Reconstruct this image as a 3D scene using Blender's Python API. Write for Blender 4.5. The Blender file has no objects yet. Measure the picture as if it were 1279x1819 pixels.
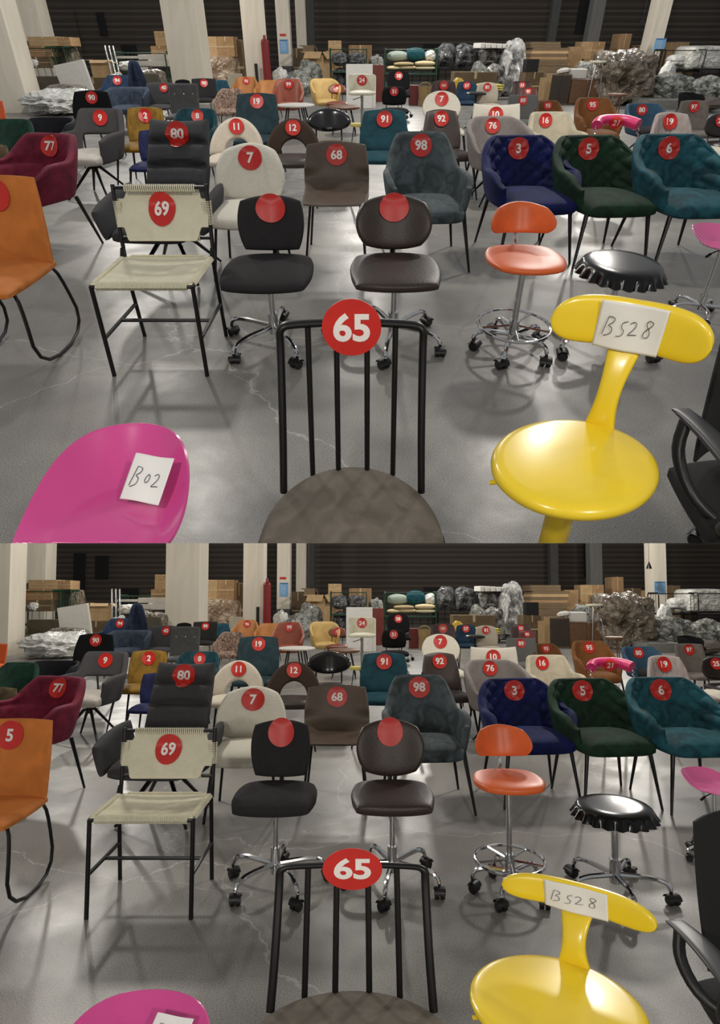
import bpy, bmesh, math, random
from mathutils import Vector, Matrix, noise
from mathutils.bvhtree import BVHTree
C = bpy.context.scene.collection
PI = math.pi
R = math.radians
W_IMG, H_IMG = 1279, 1819

# ------------------------------------------------------------------ the two halls and the camera
CX, PY, F = 639.5, 1000.0, 1060.0            # principal point and focal length in pixels
TCX, TCY, TF, TYH, TH = 639.5, 482.0, 937.0, 92.0, 1.5   # lens the hall was surveyed with
TPHI = math.atan((TCY-TYH)/TF)
class Hall:
    def __init__(s, name, off, g, M=None):
        s.name, s.off, s.g = name, off, g
        s.P, s.F = PY, F
        if name == 'true': s.P, s.F = TCY, TF
        s.phi = math.atan((s.P-(TYH+off))/s.F)
        s.a = (s.F/math.cos(s.phi))/(TF/math.cos(TPHI))
        s.s = 1.0/s.a
        s.s = math.cos(s.phi)/math.cos(TPHI); s.h = TH*s.s
        s.M = M or Matrix.Identity(4)
        # note: a here is the depth stretch, s the height factor
        s.a = (s.F*math.cos(TPHI))/(TF*math.cos(s.phi))
    def cam_local(s):
        # camera pose in the hall's own frame (x right, y forward, z up)
        return Matrix.Translation((0, 0, s.h*s.g)) @ Matrix.Rotation(PI/2-s.phi, 4, 'X')
    def ray(s, x, y):
        v = (y+s.off-s.P)/s.F
        return ((x-CX)/s.F, math.cos(s.phi)-v*math.sin(s.phi), math.sin(s.phi)+v*math.cos(s.phi))
    def Dmap(s, Dt):                        # forward distance surveyed -> in this hall
        dep = Dt*math.cos(TPHI)+TH*math.sin(TPHI)
        return (F/TF*dep - s.h*math.sin(s.phi))/math.cos(s.phi)*s.g
    def at(s, x, y, D):                     # point seen at (x,y) at forward distance D (hall units)
        rx, f1, c = s.ray(x, y)
        d = D/f1
        return Vector((rx*d, D, s.h*s.g - c*d))
    def place(s, x, y, anchor, yaw=0, w=None, W=None, k=None, hs=1.0, ft=.25):
        # stand the thing on the surveyed floor first
        az0 = anchor[2]; az = az0*hs
        rx, f1, c = TRUE.ray(x, y)
        if k is None: k = w*TH/(W*TF*c + w*az)
        dep = (TH-k*az)/c
        X, D = rx*dep, f1*dep
        # then carry the spot over to this hall and fit height and width there
        Dp = s.Dmap(D)
        top = s.at(x, y, Dp)
        if az > .1:
            kz = top.z/az0
            dtop, dfoot = Dp/s.ray(x, y)[1], Dp*math.cos(s.phi)+s.h*s.g*math.sin(s.phi)
            w_ = w or k*W*TF/dep if (w or W) else 1
            kt = (TF/dep)*k*dtop/s.F
            kx = kt**(1-ft)*(k*s.g)**ft
        else: kz, kx = k*s.s*s.g*hs, k*s.g
        X = .65*top.x+.35*X*s.g
        ky = k*s.a*s.g
        r = ky/kx
        cy, sy = math.cos(yaw), math.sin(yaw)
        ax, ay = math.hypot(cy, r*sy), math.hypot(r*cy, sy)
        e_ = math.hypot(ax*cy, ay*sy)
        S = Matrix.Diagonal((ax*kx/e_, ay*kx/e_, kz, 1))
        Rz = Matrix.Rotation(yaw, 4, 'Z')
        off = (Rz @ S) @ Vector(anchor)
        return Matrix.Translation((X-off.x, Dp-off.y, 0)) @ Rz @ S, k
TRUE = None
TRUE = Hall('true', 0, 1.0)
UP = Hall('upper', 0, 1.15)
LO = Hall('lower', 965, 1.0)
CAM = UP.cam_local()
LO.M = CAM @ LO.cam_local().inverted()

# ------------------------------------------------------------------ materials
MATS = {}
def lin(c):
    return tuple(((x/255)/12.92 if x/255 <= .04045 else ((x/255+.055)/1.055)**2.4) for x in c)
def mat(name, col, rough=.6, metal=0, bump=0, bscale=60, var=.12, vscale=6, sheen=0, coat=0, trans=0, col2=None, spec=.5, alpha=1, detail=3, gate=None):
    if name in MATS: return MATS[name]
    m = bpy.data.materials.new(name); m.use_nodes = True
    nt = m.node_tree; N = nt.nodes; L = nt.links
    b = N['Principled BSDF']
    tc = N.new('ShaderNodeTexCoord')
    b.inputs['Roughness'].default_value = rough
    b.inputs['Metallic'].default_value = metal
    b.inputs['Specular IOR Level'].default_value = spec
    b.inputs['Sheen Weight'].default_value = sheen
    b.inputs['Sheen Roughness'].default_value = .4
    b.inputs['Coat Weight'].default_value = coat
    b.inputs['Coat Roughness'].default_value = .08
    b.inputs['Transmission Weight'].default_value = trans
    b.inputs['Alpha'].default_value = alpha
    c1 = lin(col)
    if sheen: b.inputs['Sheen Tint'].default_value = (*[min(1, x*2+.05) for x in c1], 1)
    nz = N.new('ShaderNodeTexNoise'); nz.inputs['Scale'].default_value = vscale; nz.inputs['Detail'].default_value = detail; nz.inputs['Distortion'].default_value = 1.1
    L.new(tc.outputs['Object'], nz.inputs['Vector'])
    rp = N.new('ShaderNodeValToRGB')
    lo = tuple(x*(1-var) for x in c1); hi = tuple(min(1, x*(1+var)) for x in c1)
    if col2: hi = lin(col2)
    rp.color_ramp.elements[0].position = .35; rp.color_ramp.elements[1].position = .65
    rp.color_ramp.elements[0].color = (*lo, 1); rp.color_ramp.elements[1].color = (*hi, 1)
    L.new(nz.outputs['Fac'], rp.inputs['Fac']); L.new(rp.outputs['Color'], b.inputs['Base Color'])
    if bump:
        n2 = N.new('ShaderNodeTexNoise'); n2.inputs['Scale'].default_value = bscale; n2.inputs['Detail'].default_value = 2
        L.new(tc.outputs['Object'], n2.inputs['Vector'])
        bp = N.new('ShaderNodeBump'); bp.inputs['Strength'].default_value = bump; bp.inputs['Distance'].default_value = .01
        L.new(n2.outputs['Fac'], bp.inputs['Height']); L.new(bp.outputs['Normal'], b.inputs['Normal'])
    MATS[name] = m
    return m
def velvet(name, col, var=.35): return mat(name, tuple(x*.88 for x in col) if col else col, .75, sheen=.25, spec=.25, bump=.15, bscale=25, var=var, vscale=9)
def fabric(name, col, var=.06): return mat(name, col, .9, spec=.2, bump=.35, bscale=220, var=var, vscale=40)
def boucle(name, col): return mat(name, col, .95, bump=.35, bscale=90, var=.04, vscale=60)
def leather(name, col, rough=.45): return mat(name, col, rough, bump=.15, bscale=120, var=.12, vscale=5)
BLACK = mat('black_metal', (13, 12, 12), .38, var=.1, spec=.4)
BLKPL = mat('black_plastic', (13, 13, 13), .45, var=.1)
CHROME = mat('chrome', (215, 215, 215), .12, 1.0, var=.03)
BRASS = mat('brass', (190, 160, 95), .3, 1.0, var=.05)
RED = mat('sticker_red', (196, 38, 30), .42, var=.06, vscale=12)
WHT = mat('sticker_white', (235, 228, 222), .5, var=.05)
PAPER = mat('note_paper', (228, 226, 222), .8, bump=.15, bscale=14, var=.03)
INK = mat('pen_ink', (40, 40, 42), .6, var=.05)
CARD = mat('brown_cardboard', (160, 128, 92), .85, var=.14, vscale=4)
CARD2 = mat('pale_cardboard', (182, 152, 112), .85, var=.1, vscale=4)
CARD3 = mat('dark_cardboard', (112, 94, 70), .85, var=.14, vscale=4)
TAPE = mat('packing_tape', (196, 176, 140), .3, var=.05)
FOAM = mat('white_foam', (226, 224, 218), .75, var=.04, bump=.1, bscale=8)
GREENM = mat('green_painted_steel', (22, 62, 42), .45, var=.15)
WOOD = mat('brown_wood', (104, 66, 40), .5, var=.25, vscale=5)
PALEW = mat('pale_wood', (170, 140, 100), .6, var=.15, vscale=5)

def plastic_wrap(name, col, col2, rough=.25, sc=9, bump=.6):
    m = mat(name, col, rough, var=.25, vscale=sc*.5, col2=col2, coat=.5, detail=5)
    nt = m.node_tree; N = nt.nodes; L = nt.links
    tc = N.new('ShaderNodeTexCoord'); nz = N.new('ShaderNodeTexNoise'); nz.inputs['Scale'].default_value = sc*.7; nz.inputs['Detail'].default_value = 4
    L.new(tc.outputs['Object'], nz.inputs['Vector'])
    mx = N.new('ShaderNodeMix'); mx.data_type = 'RGBA'; mx.blend_type = 'LINEAR_LIGHT'; mx.inputs['Factor'].default_value = .12
    L.new(tc.outputs['Object'], mx.inputs['A']); L.new(nz.outputs['Color'], mx.inputs['B'])
    vo = N.new('ShaderNodeTexVoronoi'); vo.inputs['Scale'].default_value = sc*1.6
    L.new(mx.outputs['Result'], vo.inputs['Vector'])
    bp = N.new('ShaderNodeBump'); bp.inputs['Strength'].default_value = bump; bp.inputs['Distance'].default_value = .06
    L.new(vo.outputs['Distance'], bp.inputs['Height']); L.new(bp.outputs['Normal'], N['Principled BSDF'].inputs['Normal'])
    return m
BAGW = plastic_wrap('white_plastic_film', (238, 238, 234), (250, 250, 246), .45, 9, .45)
BAGG = plastic_wrap('clear_wrap_over_goods', (60, 58, 54), (190, 188, 184), .2, 9)
BAGB = plastic_wrap('wrap_over_brown_goods', (88, 76, 62), (168, 154, 136), .22, 11, .9)
BAGD = plastic_wrap('wrap_over_dark_goods', (30, 30, 32), (120, 122, 124), .2, 9)
BAGS = plastic_wrap('silver_grey_wrap', (96, 98, 92), (192, 194, 186), .25, 12, .8)

# ------------------------------------------------------------------ mesh helpers
class MB:
    def __init__(s): s.v = []; s.f = []; s.mi = []
    def add(s, vs, fs, M=None, mi=0):
        o = len(s.v)
        s.v += [(M @ Vector(p)) if M else Vector(p) for p in vs]
        s.f += [tuple(i+o for i in f) for f in fs]; s.mi += [mi]*len(fs)
        return s
    def build(s, name, m, parent=None, label=None, smooth=True, sharp=40):
        me = bpy.data.meshes.new(name)
        me.from_pydata([tuple(p) for p in s.v], [], s.f)
        ms = m if isinstance(m, (list, tuple)) else [m]
        for q in ms: me.materials.append(q)
        if len(ms) > 1:
            for p, i in zip(me.polygons, s.mi): p.material_index = i
        me.validate()
        bm = bmesh.new(); bm.from_mesh(me); bmesh.ops.recalc_face_normals(bm, faces=bm.faces); bm.to_mesh(me); bm.free()
        if smooth:
            me.shade_smooth()
            if sharp: me.set_sharp_from_angle(angle=R(sharp))
        o = bpy.data.objects.new(name, me); C.objects.link(o)
        if parent: o.parent = parent
        if label: o['label'] = label
        return o
def empty(name):
    o = bpy.data.objects.new(name, None); C.objects.link(o); o.empty_display_size = .1
    return o
_rb = {}
def rbox(mb, c, d, r=.01, M=None, seg=2, mi=0):
    bm = bmesh.new(); bmesh.ops.create_cube(bm, size=1)
    for v in bm.verts: v.co = Vector((v.co.x*d[0], v.co.y*d[1], v.co.z*d[2]))
    if r > 0:
        bmesh.ops.bevel(bm, geom=list(bm.edges), offset=min(r, min(d)*.49), segments=seg, profile=.6, affect='EDGES')
    T = Matrix.Translation(c)
    if M: T = M @ T
    bm.verts.index_update()
    mb.add([v.co.copy() for v in bm.verts], [tuple(v.index for v in f.verts) for f in bm.faces], T, mi)
    bm.free(); return mb
def tube(mb, pts, r, n=10, closed=False, smooth=0, mi=0):
    pts = [Vector(p) for p in pts]
    for _ in range(smooth):                 # corner cutting
        q = []
        m = len(pts)
        if not closed: q.append(pts[0])
        for i in range(m if closed else m-1):
            a, b = pts[i], pts[(i+1) % m]
            if closed or i > 0: q.append(a.lerp(b, .25))
            if closed or i < m-2: q.append(a.lerp(b, .75))
        if not closed: q.append(pts[-1])
        pts = q
    m = len(pts); vs = []; fs = []
    up = None
    for i in range(m):
        if closed: t = pts[(i+1) % m]-pts[i-1]
        else: t = pts[min(i+1, m-1)]-pts[max(i-1, 0)]
        if t.length < 1e-9: t = Vector((0, 0, 1))
        t.normalize()
        if up is None: up = t.orthogonal().normalized()
        else: up = (up-t*up.dot(t)); up = up.normalized() if up.length > 1e-6 else t.orthogonal().normalized()
        sd = t.cross(up)
        rr = r[min(i, len(r)-1)] if isinstance(r, (list, tuple)) and len(r) == m else (r[0]+(r[-1]-r[0])*i/(m-1) if isinstance(r, (list, tuple)) else r)
        for j in range(n):
            a = 2*PI*j/n
            vs.append(pts[i]+up*math.cos(a)*rr+sd*math.sin(a)*rr)
    for i in range(m if closed else m-1):
        i2 = (i+1) % m
        for j in range(n): fs.append((i*n+j, i*n+(j+1) % n, i2*n+(j+1) % n, i2*n+j))
    if not closed: fs += [tuple(range(n-1, -1, -1)), tuple((m-1)*n+j for j in range(n))]
    return mb.add(vs, fs, None, mi)
def lathe(mb, prof, n=24, M=None, mi=0, wob=None):
    vs = []; fs = []; m = len(prof)
    for i, (r, z) in enumerate(prof):
        for j in range(n):
            a = 2*PI*j/n; rr = r*(1+(wob(a, i) if wob else 0))
            vs.append((rr*math.cos(a), rr*math.sin(a), z))
    for i in range(m-1):
        for j in range(n): fs.append((i*n+j, i*n+(j+1) % n, (i+1)*n+(j+1) % n, (i+1)*n+j))
    fs += [tuple(range(n-1, -1, -1)), tuple((m-1)*n+j for j in range(n))]
    return mb.add(vs, fs, M, mi)
def sheet(mb, P, ref, T, nu=24, nv=16, quilt=None, edge=6, M=None, emin=.25, mi=0):
    """padded sheet round the middle surface P(u,v), u,v in [-1,1]; quilt(u,v,p) adds to the front"""
    h = 1e-3
    fr = []; bk = []
    for i in range(nu+1):
        u = math.sin((2*i/nu-1)*PI/2*.92)/math.sin(PI/2*.92)
        for j in range(nv+1):
            v = math.sin((2*j/nv-1)*PI/2*.92)/math.sin(PI/2*.92)
            p = Vector(P(u, v))
            du = Vector(P(min(1, u+h), v))-Vector(P(max(-1, u-h), v))
            dv = Vector(P(u, min(1, v+h)))-Vector(P(u, max(-1, v-h)))
            n = du.cross(dv)
            rf = Vector(ref(p) if callable(ref) else ref)
            n = n.normalized() if n.length > 1e-12 else rf.normalized()
            if n.dot(rf) < 0: n = -n
            e = max(0, (1-abs(u)**edge)*(1-abs(v)**edge))**.5
            t = T*(emin+(1-emin)*e)
            q = quilt(u, v, p)*min(1, e*1.5) if quilt else 0
            fr.append(p+n*(t/2+q)); bk.append(p-n*(t/2))
    idx = lambda i, j: i*(nv+1)+j
    K = len(fr); fs = []
    for i in range(nu):
        for j in range(nv):
            fs.append((idx(i, j), idx(i+1, j), idx(i+1, j+1), idx(i, j+1)))
            fs.append((K+idx(i, j), K+idx(i, j+1), K+idx(i+1, j+1), K+idx(i+1, j)))
    for i in range(nu):
        fs.append((idx(i, 0), K+idx(i, 0), K+idx(i+1, 0), idx(i+1, 0)))
        fs.append((idx(i, nv), idx(i+1, nv), K+idx(i+1, nv), K+idx(i, nv)))
    for j in range(nv):
        fs.append((idx(0, j), idx(0, j+1), K+idx(0, j+1), K+idx(0, j)))
        fs.append((idx(nu, j), K+idx(nu, j), K+idx(nu, j+1), idx(nu, j+1)))
    return mb.add(fr+bk, fs, M, mi)
def sq(u, v, c): return u*math.sqrt(max(0, 1-c*v*v/2)), v*math.sqrt(max(0, 1-c*u*u/2))
def sst(a, b, x):
    t = max(0, min(1, (x-a)/(b-a))); return t*t*(3-2*t)
def cushion(mb, W, D, T, c=(0, 0, .45), rnd=.35, crown=0, quilt=None, nu=24, nv=24, taper=0, M=None, dish=0, edge=5):
    def P(u, v):
        a, b = sq(u, v, rnd)
        return (c[0]+a*W/2*(1-taper*b), c[1]+b*D/2, c[2]-T/2+crown*(1-a*a)*(1-b*b)+dish*(a*a)**1.0-(.3*crown)*(b < -.7)*(abs(b)-.7))
    return sheet(mb, P, (0, 0, 1), T, nu, nv, quilt, edge=edge, M=M, emin=.3)
def backpanel(mb, W0, W1, z0, z1, y0, lean=.1, curve=.03, T=.05, rnd=.3, quilt=None, nu=24, nv=24, topdip=0, bulge=0, shape=None, emin=.25):
    def P(u, v):
        a, b = sq(u, v, rnd)
        t = (b+1)/2
        hw = (W0+(W1-W0)*t)/2+bulge*math.sin(PI*t)
        if shape: hw = shape(t)
        return (a*hw, y0+lean*t-curve*a*a, z0+t*(z1-z0)+topdip*(a*a)*t)
    return sheet(mb, P, (0, -1, 0), T, nu, nv, quilt, emin=emin)
def bucket(mb, W=.6, D=.5, hb=.82, ha=.66, zlo=.37, thm=125, e=.65, ba=26, aa=76, flare=.75, lean=.12, T=.055, drop=.1, quilt=None, nu=48, nv=18, sh=.45, gap=0, flat=0):
    Dp = D/2
    def P(u, v):
        th = u*thm; A = abs(th)
        s_, c_ = math.sin(R(th)), math.cos(R(th))
        x = math.copysign(abs(s_)**e, s_); y = math.copysign(abs(c_)**e, c_)
        q_ = max(0, min(1, (A-ba)/(aa-ba)))
        top = hb+(ha-hb)*(.55*q_+.45*sst(ba, aa, A))-drop*sst(88, thm, A)
        lo = zlo+gap*(1-sst(ba, aa*.95, A))
        t = (v+1)/2
        z = lo+(top-lo)*t
        fl = flare+(1-flare)*min(1, max(0, (z-zlo)/(hb-zlo)))**.7
        return (x*W/2*fl, y*Dp*(fl*.5+.5)+lean*(z-sh)*max(0, c_)*2, z)
    return sheet(mb, P, lambda p: (-p.x, -.06-p.y, 0.05), T, nu, nv, quilt, edge=10, emin=.35)

# quilting patterns
def q_diamond(A, p):
    def f(u, v, P):
        s = math.atan2(P.x, .45+P.y*.2)*.5
        a = abs(math.sin(PI*(s+P.z)/p)); b = abs(math.sin(PI*(s-P.z)/p))
        return A*((a*b)**.45-.4)
    return f
def q_channel(A, p): return lambda u, v, P: A*(abs(math.cos(PI*P.x/p))**.5-.4)
def q_hchannel(A, p, z0=0): return lambda u, v, P: A*(abs(math.sin(PI*(P.z-z0)/p))**.35-.5)
def q_grid(A, px, pz, z0=0): return lambda u, v, P: A*(min(abs(math.cos(PI*P.x/px)), abs(math.sin(PI*(P.z-z0)/pz)))**.3-.5)
def q_tuft(A, pts, r=.035):
    return lambda u, v, P: -A*sum(math.exp(-((P.x-a)**2+(P.z-b)**2)/r**2) for a, b in pts)
def q_wr(A, sc): return lambda u, v, P: A*noise.noise(P*sc)

# ------------------------------------------------------------------ writing
_txt = {}
def text_mesh(s, size=1.0, bold=.032):
    key = (s, bold)
    if key not in _txt:
        cu = bpy.data.curves.new('t', 'FONT'); cu.body = s; cu.size = 1; cu.offset = bold
        cu.align_x = 'CENTER'; cu.align_y = 'CENTER'; cu.resolution_u = 4
        o = bpy.data.objects.new('t', cu); C.objects.link(o)
        dg = bpy.context.evaluated_depsgraph_get()
        me = bpy.data.meshes.new_from_object(o.evaluated_get(dg))
        bm = bmesh.new(); bm.from_mesh(me)
        bmesh.ops.triangulate(bm, faces=bm.faces)
        bmesh.ops.subdivide_edges(bm, edges=[e for e in bm.edges if e.calc_length() > .12], cuts=2, use_grid_fill=False)
        bmesh.ops.triangulate(bm, faces=bm.faces)
        bm.verts.index_update()
        vs = [v.co.copy() for v in bm.verts]; fs = [tuple(v.index for v in f.verts) for f in bm.faces]
        xs = [v.x for v in vs]; ys = [v.y for v in vs]
        cx, cy = (min(xs)+max(xs))/2, (min(ys)+max(ys))/2
        hh = max(ys)-min(ys)
        vs = [Vector(((v.x-cx)/hh, (v.y-cy)/hh, 0)) for v in vs]
        bm.free(); bpy.data.objects.remove(o); _txt[key] = (vs, fs)
    vs, fs = _txt[key]
    return [v*size for v in vs], fs
def sticker(parent, target, x, z, s, r=.078, tilt=0, small=False):
    """round red number sticker pressed onto the -y side of target"""
    me = target.data
    M = target.matrix_local if target.parent else Matrix.Identity(4)
    bv = BVHTree.FromPolygons([M @ v.co for v in me.vertices], [tuple(p.vertices) for p in me.polygons])
    def yat(px, pz):
        for k in (1, .8, .6, .4, .2, 0):
            h = bv.ray_cast(Vector((x+(px-x)*k, -2, z+(pz-z)*k)), Vector((0, 1, 0)))
            if h[0]: return h[0].y
        return None
    y0 = yat(x, z) or 0
    def yy(px, pz, d):
        y = yat(px, pz)
        if y is None: y = y0
        y = max(y0-.05, min(y0+.010, y))
        return y-d
    rings, n = (3, 16) if small else (5, 28)
    vs = [(x, yy(x, z, .008), z)]; fs = []
    for i in range(1, rings+1):
        for j in range(n):
            a = 2*PI*j/n; px, pz = x+r*i/rings*math.cos(a), z+r*i/rings*math.sin(a)
            vs.append((px, yy(px, pz, .008), pz))
    K = len(vs)
    for j in range(n): fs.append((0, 1+j, 1+(j+1) % n))
    for i in range(rings-1):
        for j in range(n):
            a, b = 1+i*n+j, 1+i*n+(j+1) % n
            fs.append((a, a+n, b+n, b))
    vs += [(vx, vy+.0015, vz) for vx, vy, vz in vs]
    fs += [tuple(K+i for i in reversed(f)) for f in fs]
    for j in range(n):
        a, b = K-n+j, K-n+(j+1) % n
        fs.append((a, a+K, b+K, b))
    st = MB().add(vs, fs).build('number_sticker', RED, parent, label='round red sticker with white number '+s if s else 'round red sticker')
    if s:
        sz = r*(.86 if len(s) < 3 else .6)
        tv, tf = text_mesh(s, sz)
        ct, sn = math.cos(tilt), math.sin(tilt)
        out = []
        for v in tv:
            a, b = v.x*ct-v.y*sn, v.x*sn+v.y*ct
            out.append((x+a, yy(x+a, z+b, .0105), z+b))
        MB().add(out, tf).build('number', WHT, st, smooth=False)
    return st

# ------------------------------------------------------------------ legs and bases
def legs_taper(root, W=.42, D=.4, zt=.4, splay=.06, r0=.015, r1=.008, m=None, y0=0, sq4=True):
    for sx in (-1, 1):
        for sy in (-1, 1):
            mb = MB()
            tube(mb, [(sx*W/2, y0+sy*D/2, zt), (sx*(W/2+splay), y0+sy*(D/2+splay), 0)], [r0, r1], 8)
            mb.build('leg', m or BLACK, root)
def legs_metalframe(root, W=.44, D=.42, zt=.42, r=.009, m=None, y0=0):
    for sx in (-1, 1):
        for sy in (-1, 1):
            mb = MB(); tube(mb, [(sx*W/2*.8, y0+sy*D/2*.7, zt), (sx*W/2, y0+sy*D/2, 0)], r, 8); mb.build('leg', m or BLACK, root)
    mb = MB(); tube(mb, [(-W/2*.8, y0-D/2*.7, zt), (W/2*.8, y0-D/2*.7, zt), (W/2*.8, y0+D/2*.7, zt), (-W/2*.8, y0+D/2*.7, zt)], r, 8, closed=True)
    mb.build('seat_frame', m or BLACK, root)
def legs_sled(root, W=.42, D=.46, zt=.42, r=.009, m=None, y0=0):
    for sx in (-1, 1):
        mb = MB(); x = sx*W/2
        tube(mb, [(x*.8, y0-D*.42, zt), (x, y0-D*.45, zt-.02), (x, y0-D/2, r+.0), (x, y0+D/2, r), (x, y0+D*.28, zt-.02), (x*.8, y0+D*.26, zt)], r, 8, smooth=2)
        mb.build('sled_leg', m or BLACK, root)
def legs_star4(root, zt=.4, m=None, rad=.3):
    mb = MB(); tube(mb, [(0, 0, zt), (0, 0, .26)], .028, 12); mb.build('column', m or BLACK, root)
    for k in range(4):
        a = PI/4+k*PI/2
        mb = MB(); tube(mb, [(0, 0, .3), (math.cos(a)*.05, math.sin(a)*.05, .3), (math.cos(a)*rad, math.sin(a)*rad, 0.008)], [.016, .016, .009], 8); mb.build('leg', m or BLACK, root)
def caster(root, x, y, a):
    M = Matrix.Translation((x, y, 0)) @ Matrix.Rotation(a, 4, 'Z')
    mb = MB()
    prof = [(.004, -.012), (.022, -.012), (.026, -.008), (.026, .008), (.022, .012), (.004, .012)]
    for s in (-1, 1):
        lathe(mb, prof, 14, M @ Matrix.Translation((.012, s*.015, .026)) @ Matrix.Rotation(PI/2, 4, 'X'))
    # hood over the two wheels
    def P(u, v):
        t = R(10+80*(u+1)); return (.012-.03*math.cos(t), v*.03, .028+.03*math.sin(t))
    sheet(mb, P, lambda p: (p.x-.012, 0, p.z-.028), .004, 10, 4, M=M)
    tube(mb, [M @ Vector((0, 0, .05)), M @ Vector((0, 0, .085))], .008, 8)
    return mb.build('caster', BLKPL, root)
def base_office(root, rad=.27, zt=.42, m=None, ring=None, a0=.3, n=5, post=.022):
    m = m or CHROME
    mb = MB(); tube(mb, [(0, 0, .07), (0, 0, .2)], post*1.25, 14); tube(mb, [(0, 0, .2), (0, 0, zt)], post*.7, 12)
    mb.build('gas_lift', m, root)
    for k in range(n):
        a = a0+k*2*PI/n; c, s = math.cos(a), math.sin(a)
        mb = MB(); tube(mb, [(0, 0, .115), (c*.06, s*.06, .118), (c*rad*.7, s*rad*.7, .125), (c*rad*.95, s*rad*.95, .105), (c*rad, s*rad, .07)], [.016, .011], 8, smooth=1)
        mb.build('base_arm', m, root)
        caster(root, c*rad, s*rad, a+1.3*k)
    if ring:
        mb = MB(); tube(mb, [(math.cos(t*PI/16)*ring[0], math.sin(t*PI/16)*ring[0], ring[1]) for t in range(32)], .009, 8, closed=True)
        for k in range(n):
            a = a0+k*2*PI/n+.3; tube(mb, [(0, 0, ring[1]-.0), (math.cos(a)*ring[0], math.sin(a)*ring[0], ring[1])], .006, 6)
        mb.build('foot_ring', m, root)
def base_round(root, rad=.2, zt=.6, m=None):
    m = m or CHROME
    mb = MB(); lathe(mb, [(.02, .03), (.05, .025), (rad, .008), (rad, 0)][::-1], 28); mb.build('round_base', m, root)
    mb = MB(); tube(mb, [(0, 0, .02), (0, 0, zt)], .022, 14); mb.build('gas_lift', m, root)
LEGS = {'taper': legs_taper, 'frame': legs_metalframe, 'sled': legs_sled, 'star4': legs_star4, 'office': base_office, 'round': base_round}

# ------------------------------------------------------------------ chair makers (front towards -y)
def seat_cush(root, m, W, D, T=.1, z=.46, y=-.02, rnd=.4, quilt=None, crown=.02, n=18, taper=0):
    mb = MB(); cushion(mb, W, D, T, (0, y, z), rnd, crown, quilt, n, n, taper); return mb.build('seat', m, root)
def armchair(name, m, legs='taper', stk=None, W=.6, D=.52, hb=.82, seatm=None, lk=None, far=False, sx=0, sz=None, squilt=None, seatw=.74, pip=False, **kw):
    root = empty(name)
    if far: kw.setdefault('nu', 26); kw.setdefault('nv', 10)
    mb = MB(); bucket(mb, W, D, hb, **kw)
    b = mb.build('backrest_shell', m, root)
    seat_cush(root, seatm or m, W*seatw, D*.86, .13, kw.get('sh', .45)+.01, -.05, .35, squilt, n=12 if far else 22)
    LEGS[legs](root, **(lk or {}))
    if stk is not None: sticker(root, b, sx, (sz or hb-.085), stk, small=far)
    return root
def panelchair(name, m, legs='taper', stk=None, W0=.42, W1=.44, z0=.44, hb=.82, y0=.17, lean=.1, curve=.05, T=.05, rnd=.3, quilt=None, seatm=None, seat=(.46, .44), seatq=None, lk=None, far=False, sx=0, topdip=0, bulge=0, shape=None, seatT=.08, sh=.46, srnd=.35, n=None, sz=None, btn=None, r=.078):
    root = empty(name); n = n or (12 if far else 28)
    mb = MB(); backpanel(mb, W0, W1, z0, hb, y0, lean, curve, T, rnd, quilt, n, n, topdip, bulge, shape)
    b = mb.build('backrest', m, root)
    seat_cush(root, seatm or m, seat[0], seat[1], seatT, sh, y0-seat[1]/2+.01, srnd, seatq, n=10 if far else 22)
    if z0 > sh+.02:
        for s in (-1, 1): mb = MB(); tube(mb, [(s*W0*.3, y0-.03, sh-.05), (s*W0*.3, y0+.02, z0+.05)], .009, 8); mb.build('back_support', BLACK, root)
    LEGS[legs](root, **(lk or {}))
    if btn:
        bv = BVHTree.FromPolygons([v.co for v in b.data.vertices], [tuple(p.vertices) for p in b.data.polygons])
        for bx, bz in btn:
            h = bv.ray_cast(Vector((bx, -2, bz)), Vector((0, 1, 0)))
            if h[0]:
                mb = MB(); lathe(mb, [(.012, 0), (.012, .004), (.006, .008)], 10, Matrix.Translation(h[0]+Vector((0, .001, 0))) @ Matrix.Rotation(PI/2, 4, 'X'))
                mb.build('button', CHROME, root)
    if stk is not None: sticker(root, b, sx, sz or hb-.085, stk, small=far, r=r)
    return root
def archchair(name, m, stk, seatm, W=.56, hb=.8):
    root = empty(name)
    def P(u, v):
        a = PI*(u+1)/2; t = (v+1)/2
        rx = (W/2)*(.5+.5*t); rz = .35*(.42+.58*t)
        x = rx*math.cos(a); zz = math.sin(a)*rz
        return (x, .24-1.1*x*x+.2*zz, hb-.35+zz)
    mb = MB(); sheet(mb, P, (0, -1, 0), .05, 44, 12, edge=8)
    b = mb.build('backrest', m, root)
    seat_cush(root, seatm, .5, .46, .09, hb-.33, -.02, .5)
    legs_taper(root, .4, .38, hb-.38)
    if stk: sticker(root, b, 0, hb-.085, stk)
    return root
# ------------------------------------------------------------------ special chairs
def lounge(m):
    root = empty('lounge_chair')
    def q(u, v, P): 
        d = min(abs(P.z-.53), abs(P.z-.67), abs(P.z-.81))
        return .018-.045*math.exp(-(d/.018)**2)
    mb = MB(); backpanel(mb, .42, .40, .40, .93, .14, .26, .03, .07, .12, q, 24, 48, topdip=.03)
    b = mb.build('backrest', m, root)
    seat_cush(root, m, .46, .5, .12, .42, -.08, .25)
    for s in (-1, 1):
        mb = MB()
        def P(u, v, s=s):
            t = (u+1)/2
            return (s*(.255+.05*(v+1)/2+.02*math.sin(PI*t)), -.3+t*.46, .34+(.17+.07*math.sin(t*1.6))*(v+1)/2)
        sheet(mb, P, (-s, 0, .2), .075, 20, 12, edge=5); mb.build('armrest', m, root)
    legs_star4(root, .36, rad=.3)
    sticker(root, b, 0, .868, '80')
    return root
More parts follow.
